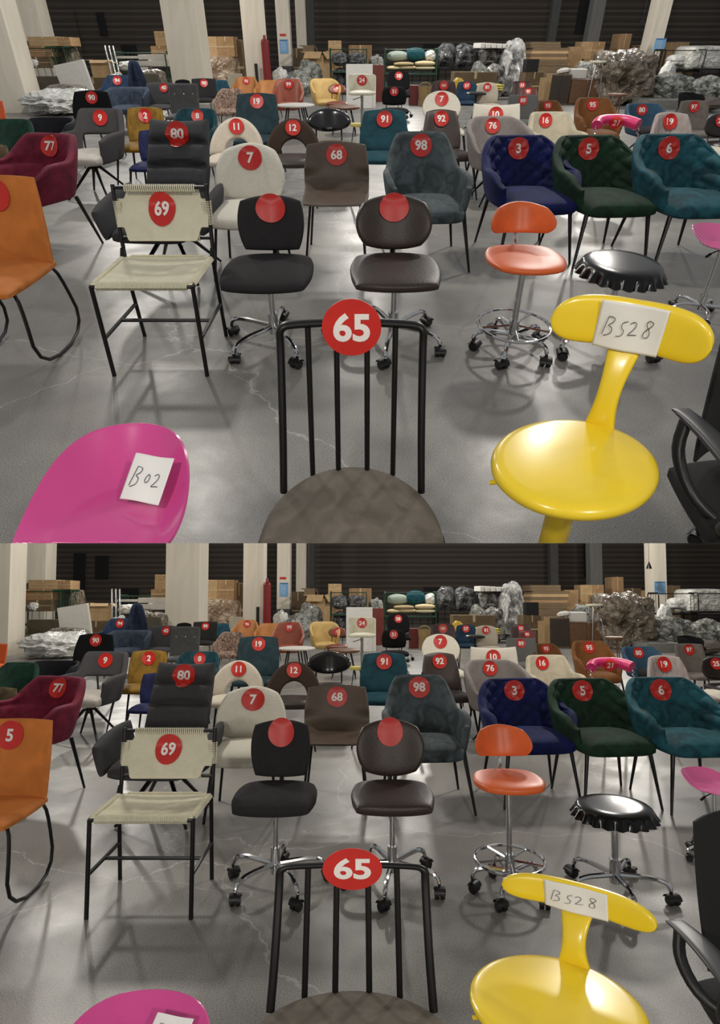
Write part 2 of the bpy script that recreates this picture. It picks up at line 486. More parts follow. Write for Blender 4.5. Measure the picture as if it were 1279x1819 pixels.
def leather_shell(m, stk, W=.44, hb=.8, name='dining_chair', lk='frame', sx=0, sz=None):
    root = empty(name)
    def P(u, v):
        a, b = sq(u, v, .22)
        t = (b+1)/2
        # profile of seat and back in one sweep
        if t < .42: q = t/.42; y, z = -.26+q*.36, .455-.03*math.sin(PI*q)
        else:
            q = (t-.42)/.58; k = min(1, q/.25)
            y, z = .10+.10*math.sin(k*PI/2)+.07*q, .455+.06*k*k*.6+(hb-.455-.036)*max(0, q-.05*(1-k))
        return (a*(W/2)*(1+.08*math.sin(PI*t)), y-.06*a*a*(t > .42)*min(1, (t-.42)*4), z+.035*a*a*(t < .5)*math.sin(PI*min(1, t/.42)))
    mb = MB(); sheet(mb, P, lambda p: (0, -1 if p.z > .52 else -.15, .2 if p.z > .52 else 1), .022, 26, 50, edge=9, emin=.5)
    b = mb.build('seat_shell', m, root)
    LEGS[lk](root, **({'zt': .43} if lk == 'frame' else {}))
    if stk: sticker(root, b, sx, sz or hb-.09, stk)
    return root
def rope_chair():
    root = empty('woven_rope_chair')
    rope = mat('cream_rope', (218, 212, 186), .85, bump=.5, bscale=160, var=.06)
    W = .52
    for s in (-1, 1):
        mb = MB(); tube(mb, [(s*W/2, -.24, .46), (s*(W/2), -.25, .0)], .0115, 10); mb.build('leg', BLACK, root)
        mb = MB(); tube(mb, [(s*W/2, .22, .80), (s*W/2, .17, .44)], .0115, 10)
        tube(mb, [(s*W/2, .17, .5), (s*W/2, .13, .44)], .014, 10); mb.build('back_post', BLACK, root)
        mb = MB(); tube(mb, [(s*W/2, .15, .44), (s*W/2, .19, .0)], .0115, 10); mb.build('leg', BLACK, root)
        mb = MB(); tube(mb, [(s*W/2, -.247, .2), (s*W/2, .17, .2)], .010, 8); mb.build('stretcher', BLACK, root)
    mb = MB(); tube(mb, [(-W/2, -.04, .2), (W/2, -.04, .2)], .010, 8); mb.build('stretcher', BLACK, root)
    mb = MB(); tube(mb, [(-W/2, -.24, .455), (W/2, -.24, .455)], .011, 8); tube(mb, [(-W/2, .15, .455), (W/2, .15, .455)], .011, 8)
    for s in (-1, 1): tube(mb, [(s*W/2, -.24, .455), (s*W/2, .15, .455)], .011, 8)
    tube(mb, [(-W/2, .218, .785), (W/2, .218, .785)], .010, 8); tube(mb, [(-W/2, .185, .55), (W/2, .185, .55)], .010, 8)
    mb.build('frame_rails', BLACK, root)
    # back cloth with scooped corners, laced to the rails
    mb = MB()
    def cloth(mb, hwf, hzf, P0, X, Z, ref, T=.008):
        pass
    def Pb(u, v):
        x = u*W/2*.99; z = v
        k = sst(.74, .86, abs(u)); hz = .118-.058*k
        return (x, .198+.07*v*hz/.118+.0, .668+v*hz)
    sheet(mb, Pb, (0, -1, 0), .010, 60, 24, edge=14, emin=.7)
    bk = mb.build('back_cloth', rope, root)
    n = 34
    for z, y in ((.785, .218), (.553, .186)):
        mb = MB()
        for i in range(n):
            x = -W*.37+W*.74*i/(n-1)
            tube(mb, [(x+.002, y-.013, z-.016), (x, y-.014, z), (x, y, z+.013), (x, y+.013, z)], .0045, 5)
        mb.build('lacing', rope, bk)
    for s in (-1, 1):
        mb = MB()
        for i in range(14):
            z = .615+.105*i/13; tube(mb, [(s*(W/2-.03), .186+(z-.6)*.15, z), (s*(W/2+.004), .180+(z-.6)*.17, z+.002), (s*(W/2+.015), .2+(z-.6)*.15, z)], .004, 5)
        mb.build('lacing', rope, bk)
    mb = MB()
    def Ps(u, v):
        k = 1-.16*sst(.6, .95, v)*(1 if True else 0)
        return (u*(W/2*1.0)*(1-.10*sst(.7, 1, v)), -.045+v*.2, .462-.018*(1-u*u)*(1-v*v))
    sheet(mb, Ps, (0, 0, 1), .012, 40, 30, edge=14, emin=.7)
    st = mb.build('woven_seat', rope, root)
    n = 46
    mb = MB(); mb2 = MB()
    for i in range(n):
        x = -W*.44+W*.88*i/(n-1)
        tube(mb, [(x+.004, -.222, .468), (x, -.243, .470), (x, -.256, .455), (x, -.244, .441)], .0052, 5)
        tube(mb2, [(x*.9, .14, .468), (x*.9, .152, .470), (x*.9, .164, .455)], .0045, 5)
    mb.build('lacing', rope, st); mb2.build('lacing', rope, st)
    for s in (-1, 1):
        mb = MB()
        for i in range(32):
            y = -.22+.34*i/31; tube(mb, [(s*(W/2-.022), y, .468), (s*W/2, y+.004, .470), (s*(W/2+.013), y, .455)], .0045, 5)
        mb.build('lacing', rope, st)
    sticker(root, bk, 0, .692, '69', r=.076)
    return root
def spindle_chair():
    root = empty('spindle_back_chair')
    sm = mat('taupe_suede', (100, 93, 84), .9, bump=.12, bscale=160, var=.2, vscale=11, sheen=.15, spec=.2, detail=6)
    mb = MB()
    # hoop: right post, round shoulder, rail, left post
    w = .2
    bow = lambda x: .205-.35*x*x
    pts = [(-w-.012, .10, .44), (-w-.004, .13, .62), (-w, bow(w), .87), (-w, bow(w), .925), (-w+.05, bow(w-.05), .93), (0, bow(0), .932), (w-.05, bow(w-.05), .93), (w, bow(w), .925), (w, bow(w), .87), (w+.004, .13, .62), (w+.012, .10, .44)]
    tube(mb, pts, .0115, 12, smooth=3); hoop = mb.build('back_hoop', BLACK, root)
    for xt, xb in ((-.122, -.128), (-.043, -.046), (.043, .046), (.122, .128)):
        mb = MB(); tube(mb, [(xt, bow(xt), .93), (xb, .17-.3*xb*xb, .44)], .0085, 10); mb.build('spindle', BLACK, root)
    mb = MB(); lathe(mb, [(.12, .395), (.235, .40), (.254, .412), (.258, .43), (.254, .447), (.238, .458), (.15, .464), (.05, .467)], 64, Matrix.Translation((0, -.065, 0)))
    mb.build('seat', sm, root)
    mb = MB(); tube(mb, [(math.cos(a*PI/20)*.261, -.065+math.sin(a*PI/20)*.261, .41) for a in range(40)], .006, 6, closed=True); mb.build('piping', BLACK, root)
    for sx in (-1, 1):
        for sy in (-1, 1):
            mb = MB(); tube(mb, [(sx*.13, -.03+sy*.13, .40), (sx*.19, -.03+sy*.2, 0)], .011, 10); mb.build('leg', BLACK, root)
    # big sticker hangs from the rail
    mb = MB(); lathe(mb, [(.082, 0), (.082, .002)], 48, Matrix.Translation((0, .188, .923)) @ Matrix.Rotation(PI/2, 4, 'X'))
    st = mb.build('number_sticker', RED, root, label='round red sticker with white number 65', smooth=False)
    tv, tf = text_mesh('65', .083)
    MB().add([(v.x, .1850, .925+v.y) for v in tv], tf).build('number', WHT, st, smooth=False)
    return root
YEL = mat('yellow_gloss_paint', (236, 204, 42), .28, var=.03, coat=.3)
def yellow_stool():
    root = empty('yellow_stool')
    mb = MB(); lathe(mb, [(.10, .612), (.185, .618), (.192, .626), (.194, .636), (.190, .646), (.180, .652), (.165, .6545), (.05, .6555), (.004, .656)], 72)
    mb.build('seat', YEL, root)
    mb = MB()
    def P(u, v):                            # neck, wider at the seat
        t = (v+1)/2
        return (u*(.040-.012*math.sin(PI*min(1, t*1.1))), .178+.05*t-.02*math.sin(PI*t)*1.0, .640+t*.215)
    sheet(mb, P, (0, -1, 0), .026, 12, 16, edge=4); mb.build('back_neck', YEL, root)
    mb = MB()
    def Q(u, v):                            # bean-shaped rest bowed round the sitter
        a, b = sq(u, v, .0)
        x = u*.188; hw = .052*math.sqrt(max(0, 1-abs(u)**5))*(.93+.1*abs(u))
        return (x, .225-.9*x*x*1.1, .892+v*hw*1.12-.018*(1-(abs(u))**2)*0-.28*x*x)
    sheet(mb, Q, (0, -1, 0), .030, 40, 16, edge=4); mb.build('backrest', YEL, root)
    mb = MB(); tube(mb, [(0, 0, .62), (0, 0, .05)], .036, 28); lathe(mb, [(.036, .09), (.06, .03), (.17, .012), (.17, 0)][::-1], 40)
    mb.build('pedestal', YEL, root)
    mb = MB(); tube(mb, [(-.12, -.10, .612), (-.155, -.12, .605)], .006, 8); mb.build('height_lever', YEL, root)
    return root
PINK = mat('pink_gloss_plastic', (200, 70, 138), .22, var=.03, coat=.4)
def tractor_stool(m=PINK, zt=.62, rot=0, lever=True, base=base_office, k=1, bz=.075):
    root = empty('bucket_stool')
    def P(u, v):
        a, b = sq(u, v, 1.0)
        x, y = a*.205, b*.20
        rim = max(0, (a*a+b*b)**.5-.62)/.38
        back = sst(-.4, .9, b)
        z = zt+rim**1.5*(.022+.10*back)-.012*(1-rim)*0
        if b < -.45: z -= .03*(-.45-b)*1.5*(1-abs(a)*.3)
        return (x, y+.03*rim*back, z-.012*math.cos(a*PI)*(b < 0)*abs(b))
    mb = MB(); sheet(mb, P, (0, 0, 1), .008, 48, 48, edge=20, emin=.8); mb.build('seat', m, root)
    base(root, zt=zt-.005, **({'rad': .22} if base is base_office else {}))
    if lever:
        mb = MB(); tube(mb, [(0, 0, zt-.03), (-.13, -.02, zt-.05)], .005, 6); tube(mb, [(-.12, -.02, zt-.049), (-.17, -.03, zt-.065)], .010, 8); mb.build('height_lever', BLKPL, root)
    return root
def capstool(name='bottle_cap_stool'):
    root = empty(name)
    m = mat('black_gloss_plastic', (12, 11, 11), .22, var=.05, spec=.4)
    wob = lambda a, i: (.0, .0, .0, .0, .012, .035, .05, .05)[min(i, 7)]*math.cos(a*21)
    mb = MB(); lathe(mb, [(.004, .505), (.12, .504), (.16, .500), (.175, .488), (.182, .47), (.19, .45), (.198, .432), (.192, .428), (.16, .45)], 168, wob=wob)
    mb.build('seat', m, root)
    base_office(root, .24, .48, a0=.9)
    return root
def swivel_chair(m, W=.42, hb=.8, stk=None, round_top=.5, name='office_chair', a0=.3, zt=.42, rad=.28, sz=None):
    root = empty(name)
    mb = MB(); backpanel(mb, W*.9, W, .50, hb, .19, .06, .06, .05, round_top, None, 26, 20); b = mb.build('backrest', m, root)
    mb = MB(); tube(mb, [(0, -.02, .42), (0, .2, .42), (0, .245, .48), (0, .235, .6)], .014, 8, smooth=2); mb.build('back_bracket', BLACK, root)
    seat_cush(root, m, .46, .44, .08, .49, -.02, .5)
    base_office(root, rad, zt, a0=a0)
    if stk is not None: sticker(root, b, 0, sz or hb-.06, stk)
    return root
def ring_stool(m):
    root = empty('swivel_stool')
    mb = MB(); backpanel(mb, .34, .30, .64, .80, .17, .04, .10, .022, .75, None, 26, 16); mb.build('backrest', m, root)
    mb = MB(); cushion(mb, .38, .36, .05, (0, 0, .58), .8, .01); mb.build('seat', m, root)
    mb = MB(); tube(mb, [(0, .12, .55), (0, .19, .58), (0, .2, .7)], .012, 8, smooth=2); mb.build('back_bracket', CHROME, root)
    base_office(root, .2, .55, ring=(.185, .17), a0=.5)
    return root
def task_chair():
    root = empty('office_chair')
    mb = MB(); backpanel(mb, .44, .40, .50, .98, .22, .10, .10, .03, .2, None, 20, 24); mb.build('backrest', mat('black_mesh_fabric', (18, 18, 18), .85, bump=.4, bscale=300), root)
    seat_cush(root, mat('black_seat_fabric', (15, 15, 15), .9), .5, .48, .09, .47, -.03, .4)
    for s in (-1, 1):
        mb = MB()
        def P(u, v, s=s): return (s*.285+u*.028*(1-.2*v), -.0+v*.15, .668+.012*math.cos(v*PI/2)+.0)
        sheet(mb, P, (0, 0, 1), .022, 8, 16, edge=3); a = mb.build('armrest', mat('dark_grey_plastic', (48, 48, 50), .4), root)
        mb = MB(); tube(mb, [(s*.285, -.12, .655), (s*.30, -.13, .60), (s*.29, -.09, .53), (s*.2, -.02, .44)], .017, 10, smooth=2)
        tube(mb, [(s*.285, .12, .655), (s*.30, .10, .58), (s*.28, .03, .50), (s*.2, .0, .44)], .015, 10, smooth=2); mb.build('arm_support', BLKPL, root)
    base_office(root, .30, .44, m=BLKPL, a0=3.9, post=.026)
    return root
def orange_chair():
    m = mat('orange_suede', (192, 112, 44), .8, bump=.15, bscale=25, var=.14, vscale=5, sheen=.25)
    root = empty('dining_chair')
    mb = MB(); backpanel(mb, .47, .45, .44, .86, .16, .07, .03, .035, .12, q_tuft(.003, []), 26, 26); b = mb.build('backrest', m, root)
    seat_cush(root, m, .47, .48, .06, .46, -.06, .22, n=22, crown=.01)
    legs_sled(root, .46, .52, .42, .0095)
    sticker(root, b, -.02, .775, '5')
    return root
def bar_back_chair():
    root = empty('cafe_chair')
    pk = leather('pink_leather', (200, 45, 105), .4)
    mb = MB()
    tube(mb, [(-.2, .06, .76), (-.15, .14, .785), (-.07, .18, .795), (.07, .18, .795), (.15, .14, .785), (.2, .06, .76)], [.045, .055], 16, smooth=2)
    b = mb.build('backrest', pk, root)
    for s in (-1, 1):
        mb = MB(); pts = []
        for i in range(40):
            t = i/39; pts.append((s*(.2+.02*t)+.008*math.cos(t*40), .06-.06*t+.008*math.sin(t*40), .76-.3*t))
        tube(mb, pts, .006, 6); mb.build('chrome_arm', CHROME, root)
    mb = MB(); cushion(mb, .34, .34, .08, (0, -.05, .50), .3, .01); mb.build('seat', pk, root)
    legs_taper(root, .3, .3, .46, m=BLACK)
    sticker(root, b, .02, .772, '21', r=.06)
    return root
def barstool(m, stk=None, H=.78, name='bar_stool', back=True, post=CHROME):
    root = empty(name)
    seat_cush(root, m, .42, .38, .06, H, 0, .5)
    if back:
        mb = MB(); backpanel(mb, .40, .42, H-.02, H+.24, .15, .06, .10, .035, .25, q_channel(.006, .05), 26, 16); b = mb.build('backrest', m, root)
    base_round(root, .2, H-.03, post)
    mb = MB(); tube(mb, [(0, 0, H-.08), (-.14, -.05, H-.12)], .006, 6); mb.build('height_lever', BLACK, root)
    if stk: sticker(root, b, 0, H+.15, stk, small=True)
    return root
def legstool(m, H=.45, r=.18, legm=None, name='stool', T=.06, n=4):
    root = empty(name)
    mb = MB(); lathe(mb, [(r*.9, H-T), (r, H-T*.8), (r, H-T*.25), (r*.94, H), (.01, H+.004)], 28); mb.build('seat', m, root)
    for k in range(n):
        a = PI/4+k*2*PI/n; mb = MB(); tube(mb, [(math.cos(a)*r*.6, math.sin(a)*r*.6, H-T), (math.cos(a)*r*1.05, math.sin(a)*r*1.05, 0)], [.012, .009], 8); mb.build('leg', legm or BLACK, root)
    return root
def bucket_low(m, name='armchair', stk=None, sx=0):
    """wide low tub chair"""
    return armchair(name, m, 'taper', stk, .68, .56, .70, ha=.66, ba=50, aa=80, thm=118, far=True, sh=.42, zlo=.30, lean=.05, lk={'zt': .34}, sx=sx, sz=.64)

# ------------------------------------------------------------------ unit shapes for the goods at the back (origin at base centre, 1 x 1 x 1)
_seed = [5]
def blob(name, m, amp=.12, sc=2.6, boxy=2.4, n=5, lump=0):
    _seed[0] += 1; sd = Vector((_seed[0]*3.7, _seed[0]*1.9, 0))
    bm = bmesh.new(); bmesh.ops.create_icosphere(bm, subdivisions=n, radius=1)
    for v in bm.verts:
        d = v.co.normalized()
        k = (abs(d.x)**boxy+abs(d.y)**boxy+abs(d.z)**boxy)**(-1/boxy)
        r = k*(1+amp*noise.noise(d*sc*.6+sd)*.9-amp*.9*abs(noise.noise(d*sc+sd))-amp*.28*abs(noise.noise(d*sc*2.4+sd))-amp*.08*abs(noise.noise(d*sc*6+sd)))
        if lump: r *= 1+lump*noise.noise(d*1.2+sd)
        v.co = Vector((d.x*r*.5, d.y*r*.5, max(0, .5+d.z*r*.5)))
    vs = [v.co.copy() for v in bm.verts]; fs = [tuple(v.index for v in f.verts) for f in bm.faces]; bm.free()
    x0, x1 = min(v.x for v in vs), max(v.x for v in vs); z0, z1 = min(v.z for v in vs), max(v.z for v in vs)
    vs = [Vector(((v.x-(x0+x1)/2)/(x1-x0), v.y, (v.z-z0)/(z1-z0))) for v in vs]
    return MB().add(vs, fs).build(name, m, smooth=True, sharp=0)
def carton(m=CARD, name='cardboard_box', flaps=False, tape=True, asp=1):
    root = empty(name)
    mb = MB()
    if flaps:
        t = .02
        for s in (-1, 1):
            rbox(mb, (s*(.5-t/2), 0, .42), (t, 1, .84), 0); rbox(mb, (0, s*(.5-t/2), .42), (1-2*t, t, .84), 0)
        rbox(mb, (0, 0, t/2), (.95, .95, t), 0); mb.build('box_body', m, root, smooth=False)
        for (dx, dy) in ((0, -1), (1, 0), (-1, 0)):
            mb = MB(); a = Matrix.Translation((dx*.5, dy*.5, .84)) @ Matrix.Rotation(-dx*.0+(.6 if dx > 0 else 0), 4, 'Y') @ Matrix.Rotation(.55 if dy < 0 else 0, 4, 'X')
            rbox(mb, (dx*.12, dy*.12, .08), (.28 if dx else .96, .28 if dy else .96, .02), 0, a); mb.build('flap', m, root, smooth=False)
    else:
        rbox(mb, (0, 0, .5), (1, 1, 1), .012, seg=1); mb.build('box_body', m, root, smooth=False)
        if tape:
            mb = MB(); rbox(mb, (0, -.502, .5), (1.0, .006, .05), 0); rbox(mb, (0, 0, 1.001), (.06, 1.0, .006), 0); rbox(mb, (0, -.503, .88), (.06, .006, .24), 0)
            mb.build('packing_tape', TAPE, root, smooth=False)
    return root
def cart(m=GREENM, name='platform_cart', decks=(.12, .55), bars=6, asp=1.0, tx=.02):
    root = empty(name); tz = tx*asp
    for z in decks:
        mb = MB(); rbox(mb, (0, 0, z), (1, 1, .035), .004, seg=1); mb.build('deck', m, root)
    for s in (-1, 1):
        mb = MB(); tube(mb, [(s*.49, -.45, .02), (s*.49, -.45, .95), (s*.49, -.38, 1), (s*.49, .38, 1), (s*.49, .45, .95), (s*.49, .45, .02)], tx*.6, 6)
        for i in range(bars): 
            y = -.4+.8*i/(bars-1); tube(mb, [(s*.49, y, decks[-1]), (s*.49, y, .99)], tx*.3, 5)
        mb.build('end_frame', m, root)
    mb = MB()
    tube(mb, [(-.49, -.45, .98), (.49, -.45, .98)], tx*.5, 6); tube(mb, [(-.49, .45, .98), (.49, .45, .98)], tx*.5, 6)
    for i in range(bars): 
        x = -.4+.8*i/(bars-1); tube(mb, [(x, .45, decks[0]), (x, .45, .98)], tx*.3, 5)
    mb.build('rails', m, root)
    return root
def slab(name, m, r=.02, rx=0):
    mb = MB(); rbox(mb, (0, 0, .5), (1, 1, 1), r, seg=1); return mb.build(name, m, smooth=False)
def pillow(m, name='cushion'):
    mb = MB()
    cushion(mb, 1, 1, 1, (0, 0, 1), .35, 0, None, 16, 16, edge=2, dish=0); 
    zs = [v.z for v in mb.v]; z0, z1 = min(zs), max(zs); mb.v = [Vector((v.x, v.y, (v.z-z0)/(z1-z0))) for v in mb.v]
    return mb.build(name, m)
def cloth_fold(m, name='folded_cloth'):
    mb = MB()
    for k in range(3):
        sheet(mb, lambda u, v, k=k: (u*.5, v*.42, .18+.3*k+.06*math.sin(u*3+k)), (0, 0, 1), .26, 16, 8, q_wr(.06, 3), edge=3)
    return mb.build(name, m)
# ------------------------------------------------------------------ registry
ITEMS = []
def tree(o):
    out = [o]
    for c in o.children: out += tree(c)
    return out
_kids = {}
def chair(root, x, y, w, yaw, label, cat='chair', part=None, W=None, k=None, hs=1.0, clip=False, group='sample chairs on the showroom floor', wk=1.0):
    b = None
    for c in root.children_recursive:
        if c.name.split('.')[0] in (('backrest', 'backrest_shell', 'seat_shell', 'back_cloth', 'back_hoop') if not part else (part,)): b = c; break
    if b is None: b = [c for c in root.children_recursive if c.name.startswith('seat')][0]
    zs = max(v.co.z for v in b.data.vertices)
    if part == 'seat' or b.name.startswith('seat') and not b.name.startswith('seat_shell'):
        ys = [v.co.y for v in b.data.vertices]; ya = (min(ys)+max(ys))/2
    else:
        tv = [v.co.y for v in b.data.vertices if v.co.z > zs-.03 and abs(v.co.x) < .12] or [v.co.y for v in b.data.vertices if v.co.z > zs-.03]
        ya = sum(tv)/len(tv)
    xs = [v.co.x for v in b.data.vertices]
    WW = (W or (max(xs)-min(xs)))*wk
    if part == 'seat' and clip is not None: pass
    def fn(h):
        M, kk = h.place(x, y, (0, ya, zs), R(yaw), w, WW, k, hs)
        return M
    ITEMS.append((root, cat, label, group, fn, clip))
    return fn
def at_anchor(root, x, y, anchor, yaw, label, cat, w=None, W=None, k=1.0, clip=False, group=None, hs=1.0, ft=.25):
    fn = lambda h: h.place(x, y, anchor, R(yaw), w, W, None if w else k, hs, ft)[0]
    ITEMS.append((root, cat, label, group, fn, clip)); return fn
def goods(root, x0, y0, x1, y1, D, dep, label, cat, group=None, yaw=0, tilt=None, kind=None, clip=False):
    """stand a unit shape at surveyed distance D so that it spans the given extent; y1 None = down to the floor"""
    def fn(h):
        Dp = h.Dmap(D); ym = (y0+(y1 if y1 is not None else 190))/2
        a, b = h.at(x0, ym, Dp), h.at(x1, ym, Dp)
        top = h.at((x0+x1)/2, y0, Dp).z
        z0 = 0 if y1 is None else max(0, h.at((x0+x1)/2, y1, Dp).z)
        M = Matrix.Translation(((a.x+b.x)/2, Dp+dep*h.a*h.g/2, z0)) @ Matrix.Rotation(R(yaw), 4, 'Z')
        if tilt: M = M @ Matrix.Rotation(R(tilt), 4, 'Y')
        cyw = abs(math.cos(R(yaw)))+.5*abs(math.sin(R(yaw)))
        return M @ Matrix.Diagonal(((b.x-a.x)/cyw, dep*h.a*h.g, max(.01, top-z0), 1))
    if kind: root['kind'] = kind
    ITEMS.append((root, cat, label, group, fn, clip)); return fn
def copy_tree(o, par=None):
    c = o.copy(); C.objects.link(c); c.parent = par
    for ch in list(o.children): copy_tree(ch, c)
    return c

# ------------------------------------------------------------------ near seats
fn65 = at_anchor(spindle_chair(), 625, 568, (0, .2, .94), 0, 'black spindle-back chair with grey suede round seat, red sticker 65 on its rail', 'chair', w=272, W=.423, clip=True, ft=0)
yst = yellow_stool()
fnY = at_anchor(yst, 1012, 812, (0, 0, .656), -33, 'glossy yellow round stool with bean-shaped backrest holding the note BS28', 'stool', w=300, W=.388, clip=True, ft=0)
pst = tractor_stool(rot=0)
fnP = at_anchor(pst, 203, 935, (0, 0, .62), -3, 'glossy pink tractor-seat stool with paper note B02, left of the grey round seat', 'stool', w=280, W=.41, clip=True, ft=0)
at_anchor(task_chair(), 1248, 470, (-.2, .32, .98), 0, 'black office chair cut by the right edge of the picture, black plastic armrest', 'chair', k=1.0, clip=True)
chair(orange_chair(), 2, 311, 146, 0, 'orange suede dining chair on black sled legs at the left edge, sticker 5', clip=False, hs=1.17)
at_anchor(rope_chair(), 287, 331, (0, .218, .79), 0, 'cream woven rope chair on black tube frame with red sticker 69', 'chair', w=168, W=.53, hs=1.19, group='sample chairs on the showroom floor')
DKG = fabric('charcoal_fabric', (44, 43, 44)); 
at_anchor(swivel_chair(DKG, .36, .80, '', a0=.25), 489, 604, (0, 0, .02), 0, 'charcoal swivel chair on chrome castor base right of the woven rope chair', 'chair', group='sample chairs on the showroom floor')
at_anchor(swivel_chair(leather('dark_brown_leather', (52, 40, 34)), .42, .80, '', .8, a0=.75), 697, 602, (0, 0, .02), 0, 'dark brown round-topped swivel chair on chrome castors, behind the spindle-back chair', 'chair', group='sample chairs on the showroom floor')
at_anchor(ring_stool(mat('orange_plastic', (222, 102, 48), .4)), 906, 618, (0, 0, .02), 0, 'orange swivel stool with chrome foot ring in front of the navy armchair', 'stool', group='stools among the sample chairs')
at_anchor(capstool(), 1103, 462, (0, 0, .505), 0, 'glossy black crown-cap shaped swivel stool behind the yellow stool', 'stool', w=142, W=.38, group='stools among the sample chairs')
PK2 = mat('light_pink_gloss', (226, 110, 165), .2, var=.03, coat=.4)
at_anchor(tractor_stool(PK2, bz=.1), 1282, 428, (0, 0, .66), 20, 'light pink glossy bucket stool at the right edge behind the black office chair', 'stool', w=92, W=.40, group='stools among the sample chairs')

# ------------------------------------------------------------------ first row
wine = velvet('wine_velvet', (112, 22, 48), .3)
chair(armchair('armchair', wine, 'taper', '77', .64, .54, .84, ha=.68, ba=30, aa=72, sh=.49, zlo=.41, quilt=lambda u, v, P: .016*(min(abs(P.z-.64), abs(P.x), .03)/.03)**.5-.01, nu=60, nv=28, drop=.10, lk={'splay': .07}), 97, 236, 150, -16, 'wine red velvet armchair with red sticker 77')
chair(lounge(fabric('graphite_fabric', (66, 66, 68))), 321, 211, 112, -4, 'graphite padded lounge chair with three-band back and sticker 80', cat='armchair')
crm = boucle('cream_boucle', (216, 212, 198))
chair(panelchair('boucle_chair', crm, 'frame', '7', .50, .36, .46, .80, y0=.17, rnd=.75, W1=.42 if False else .40, seat=(.52, .48), srnd=.7, seatT=.11, curve=.10) if False else panelchair('boucle_chair', crm, 'frame', '7', W0=.50, W1=.40, z0=.44, hb=.80, rnd=.72, seat=(.52, .48), srnd=.7, seatT=.11, curve=.10, T=.06), 446, 254, 124, 0, 'cream boucle chair with rounded back and red sticker 7')
chair(leather_shell(leather('brown_grey_leather', (84, 70, 58), .5), '68', .45, .80), 598, 251, 116, 0, 'brown leather shell chair with thin black legs and sticker 68')
chair(armchair('armchair', velvet('slate_velvet', (78, 88, 92), .4), 'taper', '98', .60, .52, .84, ha=.62, ba=21, aa=58, sh=.44, e=.62, drop=.06, T=.05), 746, 233, 146, 3, 'slate grey suede armchair with square shoulders and sticker 98')
dq = q_diamond(.024, .105)
chair(armchair('armchair', velvet('navy_velvet', (14, 26, 84), .35), 'taper', '3', .66, .54, .80, ha=.62, ba=26, aa=84, sh=.46, quilt=dq, nu=110, nv=40, drop=.09, e=.7, zlo=.39, lk={'splay': .05}), 917, 239, 156, 5, 'navy blue velvet armchair with diamond tufting and sticker 3')
chair(armchair('armchair', velvet('bottle_green_velvet', (24, 54, 36), .35), 'taper', '5', .66, .54, .80, ha=.62, ba=26, aa=84, sh=.46, quilt=dq, nu=110, nv=40, drop=.09, e=.7, zlo=.39, lk={'splay': .05}), 1040, 239, 160, 6, 'bottle green velvet armchair with diamond tufting and sticker 5')
chair(armchair('armchair', velvet('teal_velvet', (32, 86, 98), .4), 'taper', '6', .66, .54, .80, ha=.62, ba=26, aa=84, sh=.46, quilt=dq, nu=110, nv=40, drop=.09, e=.7, zlo=.39, lk={'splay': .05}), 1182, 237, 164, 4, 'teal velvet armchair with diamond tufting and sticker 6')

# ------------------------------------------------------------------ second row
chair(armchair('dining_chair', velvet('racing_green_velvet', (16, 50, 38)), 'taper', None, .56, .5, .80, ha=.60, drop=.2, quilt=q_hchannel(.008, .12), far=True), 28, 211, 88, 0, 'dark green velvet chair at the left edge behind the wine red armchair')
chair(panelchair('dining_chair', velvet('olive_brown_velvet', (92, 78, 56)), W0=.46, hb=.8, far=True), -22, 255, 90, 0, 'olive brown chair showing a sliver at the left edge behind the orange chair')
chair(armchair('armchair', fabric('dark_grey_fabric', (72, 70, 72)), 'star4', '9', .58, .52, .84, ha=.64, ba=34, aa=62, sh=.46, gap=.22, drop=.05, seatm=fabric('pale_seat_fabric', (190, 184, 176)), e=.5, lean=.10, seatw=.8), 182, 192, 100, -6, 'dark grey open-back armchair with pale seat and sticker 9')
chair(panelchair('dining_chair', velvet('mustard_velvet', (150, 114, 42), .2), W0=.44, W1=.42, hb=.82, quilt=q_channel(.014, .07), stk='2', far=False, n=24, rnd=.3), 260, 190, 68, 0, 'mustard channel-stitched velvet chair with sticker 2 behind the graphite lounge chair')
chair(armchair('armchair', velvet('deep_teal_velvet', (22, 66, 76)), 'taper', '8', .58, .5, .80, ha=.60, ba=35, aa=90, drop=.08), 352, 192, 80, 0, 'deep teal round-backed chair with sticker 8 behind the graphite lounge chair')
chair(panelchair('dining_chair', velvet('ink_blue_velvet', (28, 34, 78)), W0=.44, hb=.80, far=True), 280, 230, 66, 0, 'ink blue chair half hidden behind the graphite lounge chair')
chair(archchair('arch_back_chair', fabric('oatmeal_fabric', (204, 194, 178)), '11', fabric('oatmeal_fabric', 0)), 421, 208, 98, 0, 'oatmeal arch-back chair with round opening and sticker 11')
chair(archchair('arch_back_chair', fabric('cocoa_fabric', (62, 50, 42)), '12', leather('dark_seat_leather', (58, 52, 46))), 521, 210, 98, 0, 'dark cocoa arch-back chair with round opening and sticker 12')
chair(panelchair('cafe_chair', mat('black_glossy_leather', (14, 14, 14), .22, coat=.4), 'frame', None, W0=.46, W1=.46, z0=.56, hb=.80, rnd=1.0, lean=.05, curve=.10, T=.06, sh=.47, seat=(.42, .40), srnd=.8), 583, 192, 78, 5, 'black glossy leather chair with oval back and black metal frame')
chair(panelchair('dining_chair', velvet('dark_teal_grey_velvet', (44, 66, 74), .2), W0=.50, W1=.46, hb=.90, rnd=.25, stk='19', quilt=None, z0=.45), 457, 165, 76, 0, 'dark blue-grey high-backed chair with sticker 19 behind the arch-back chairs')
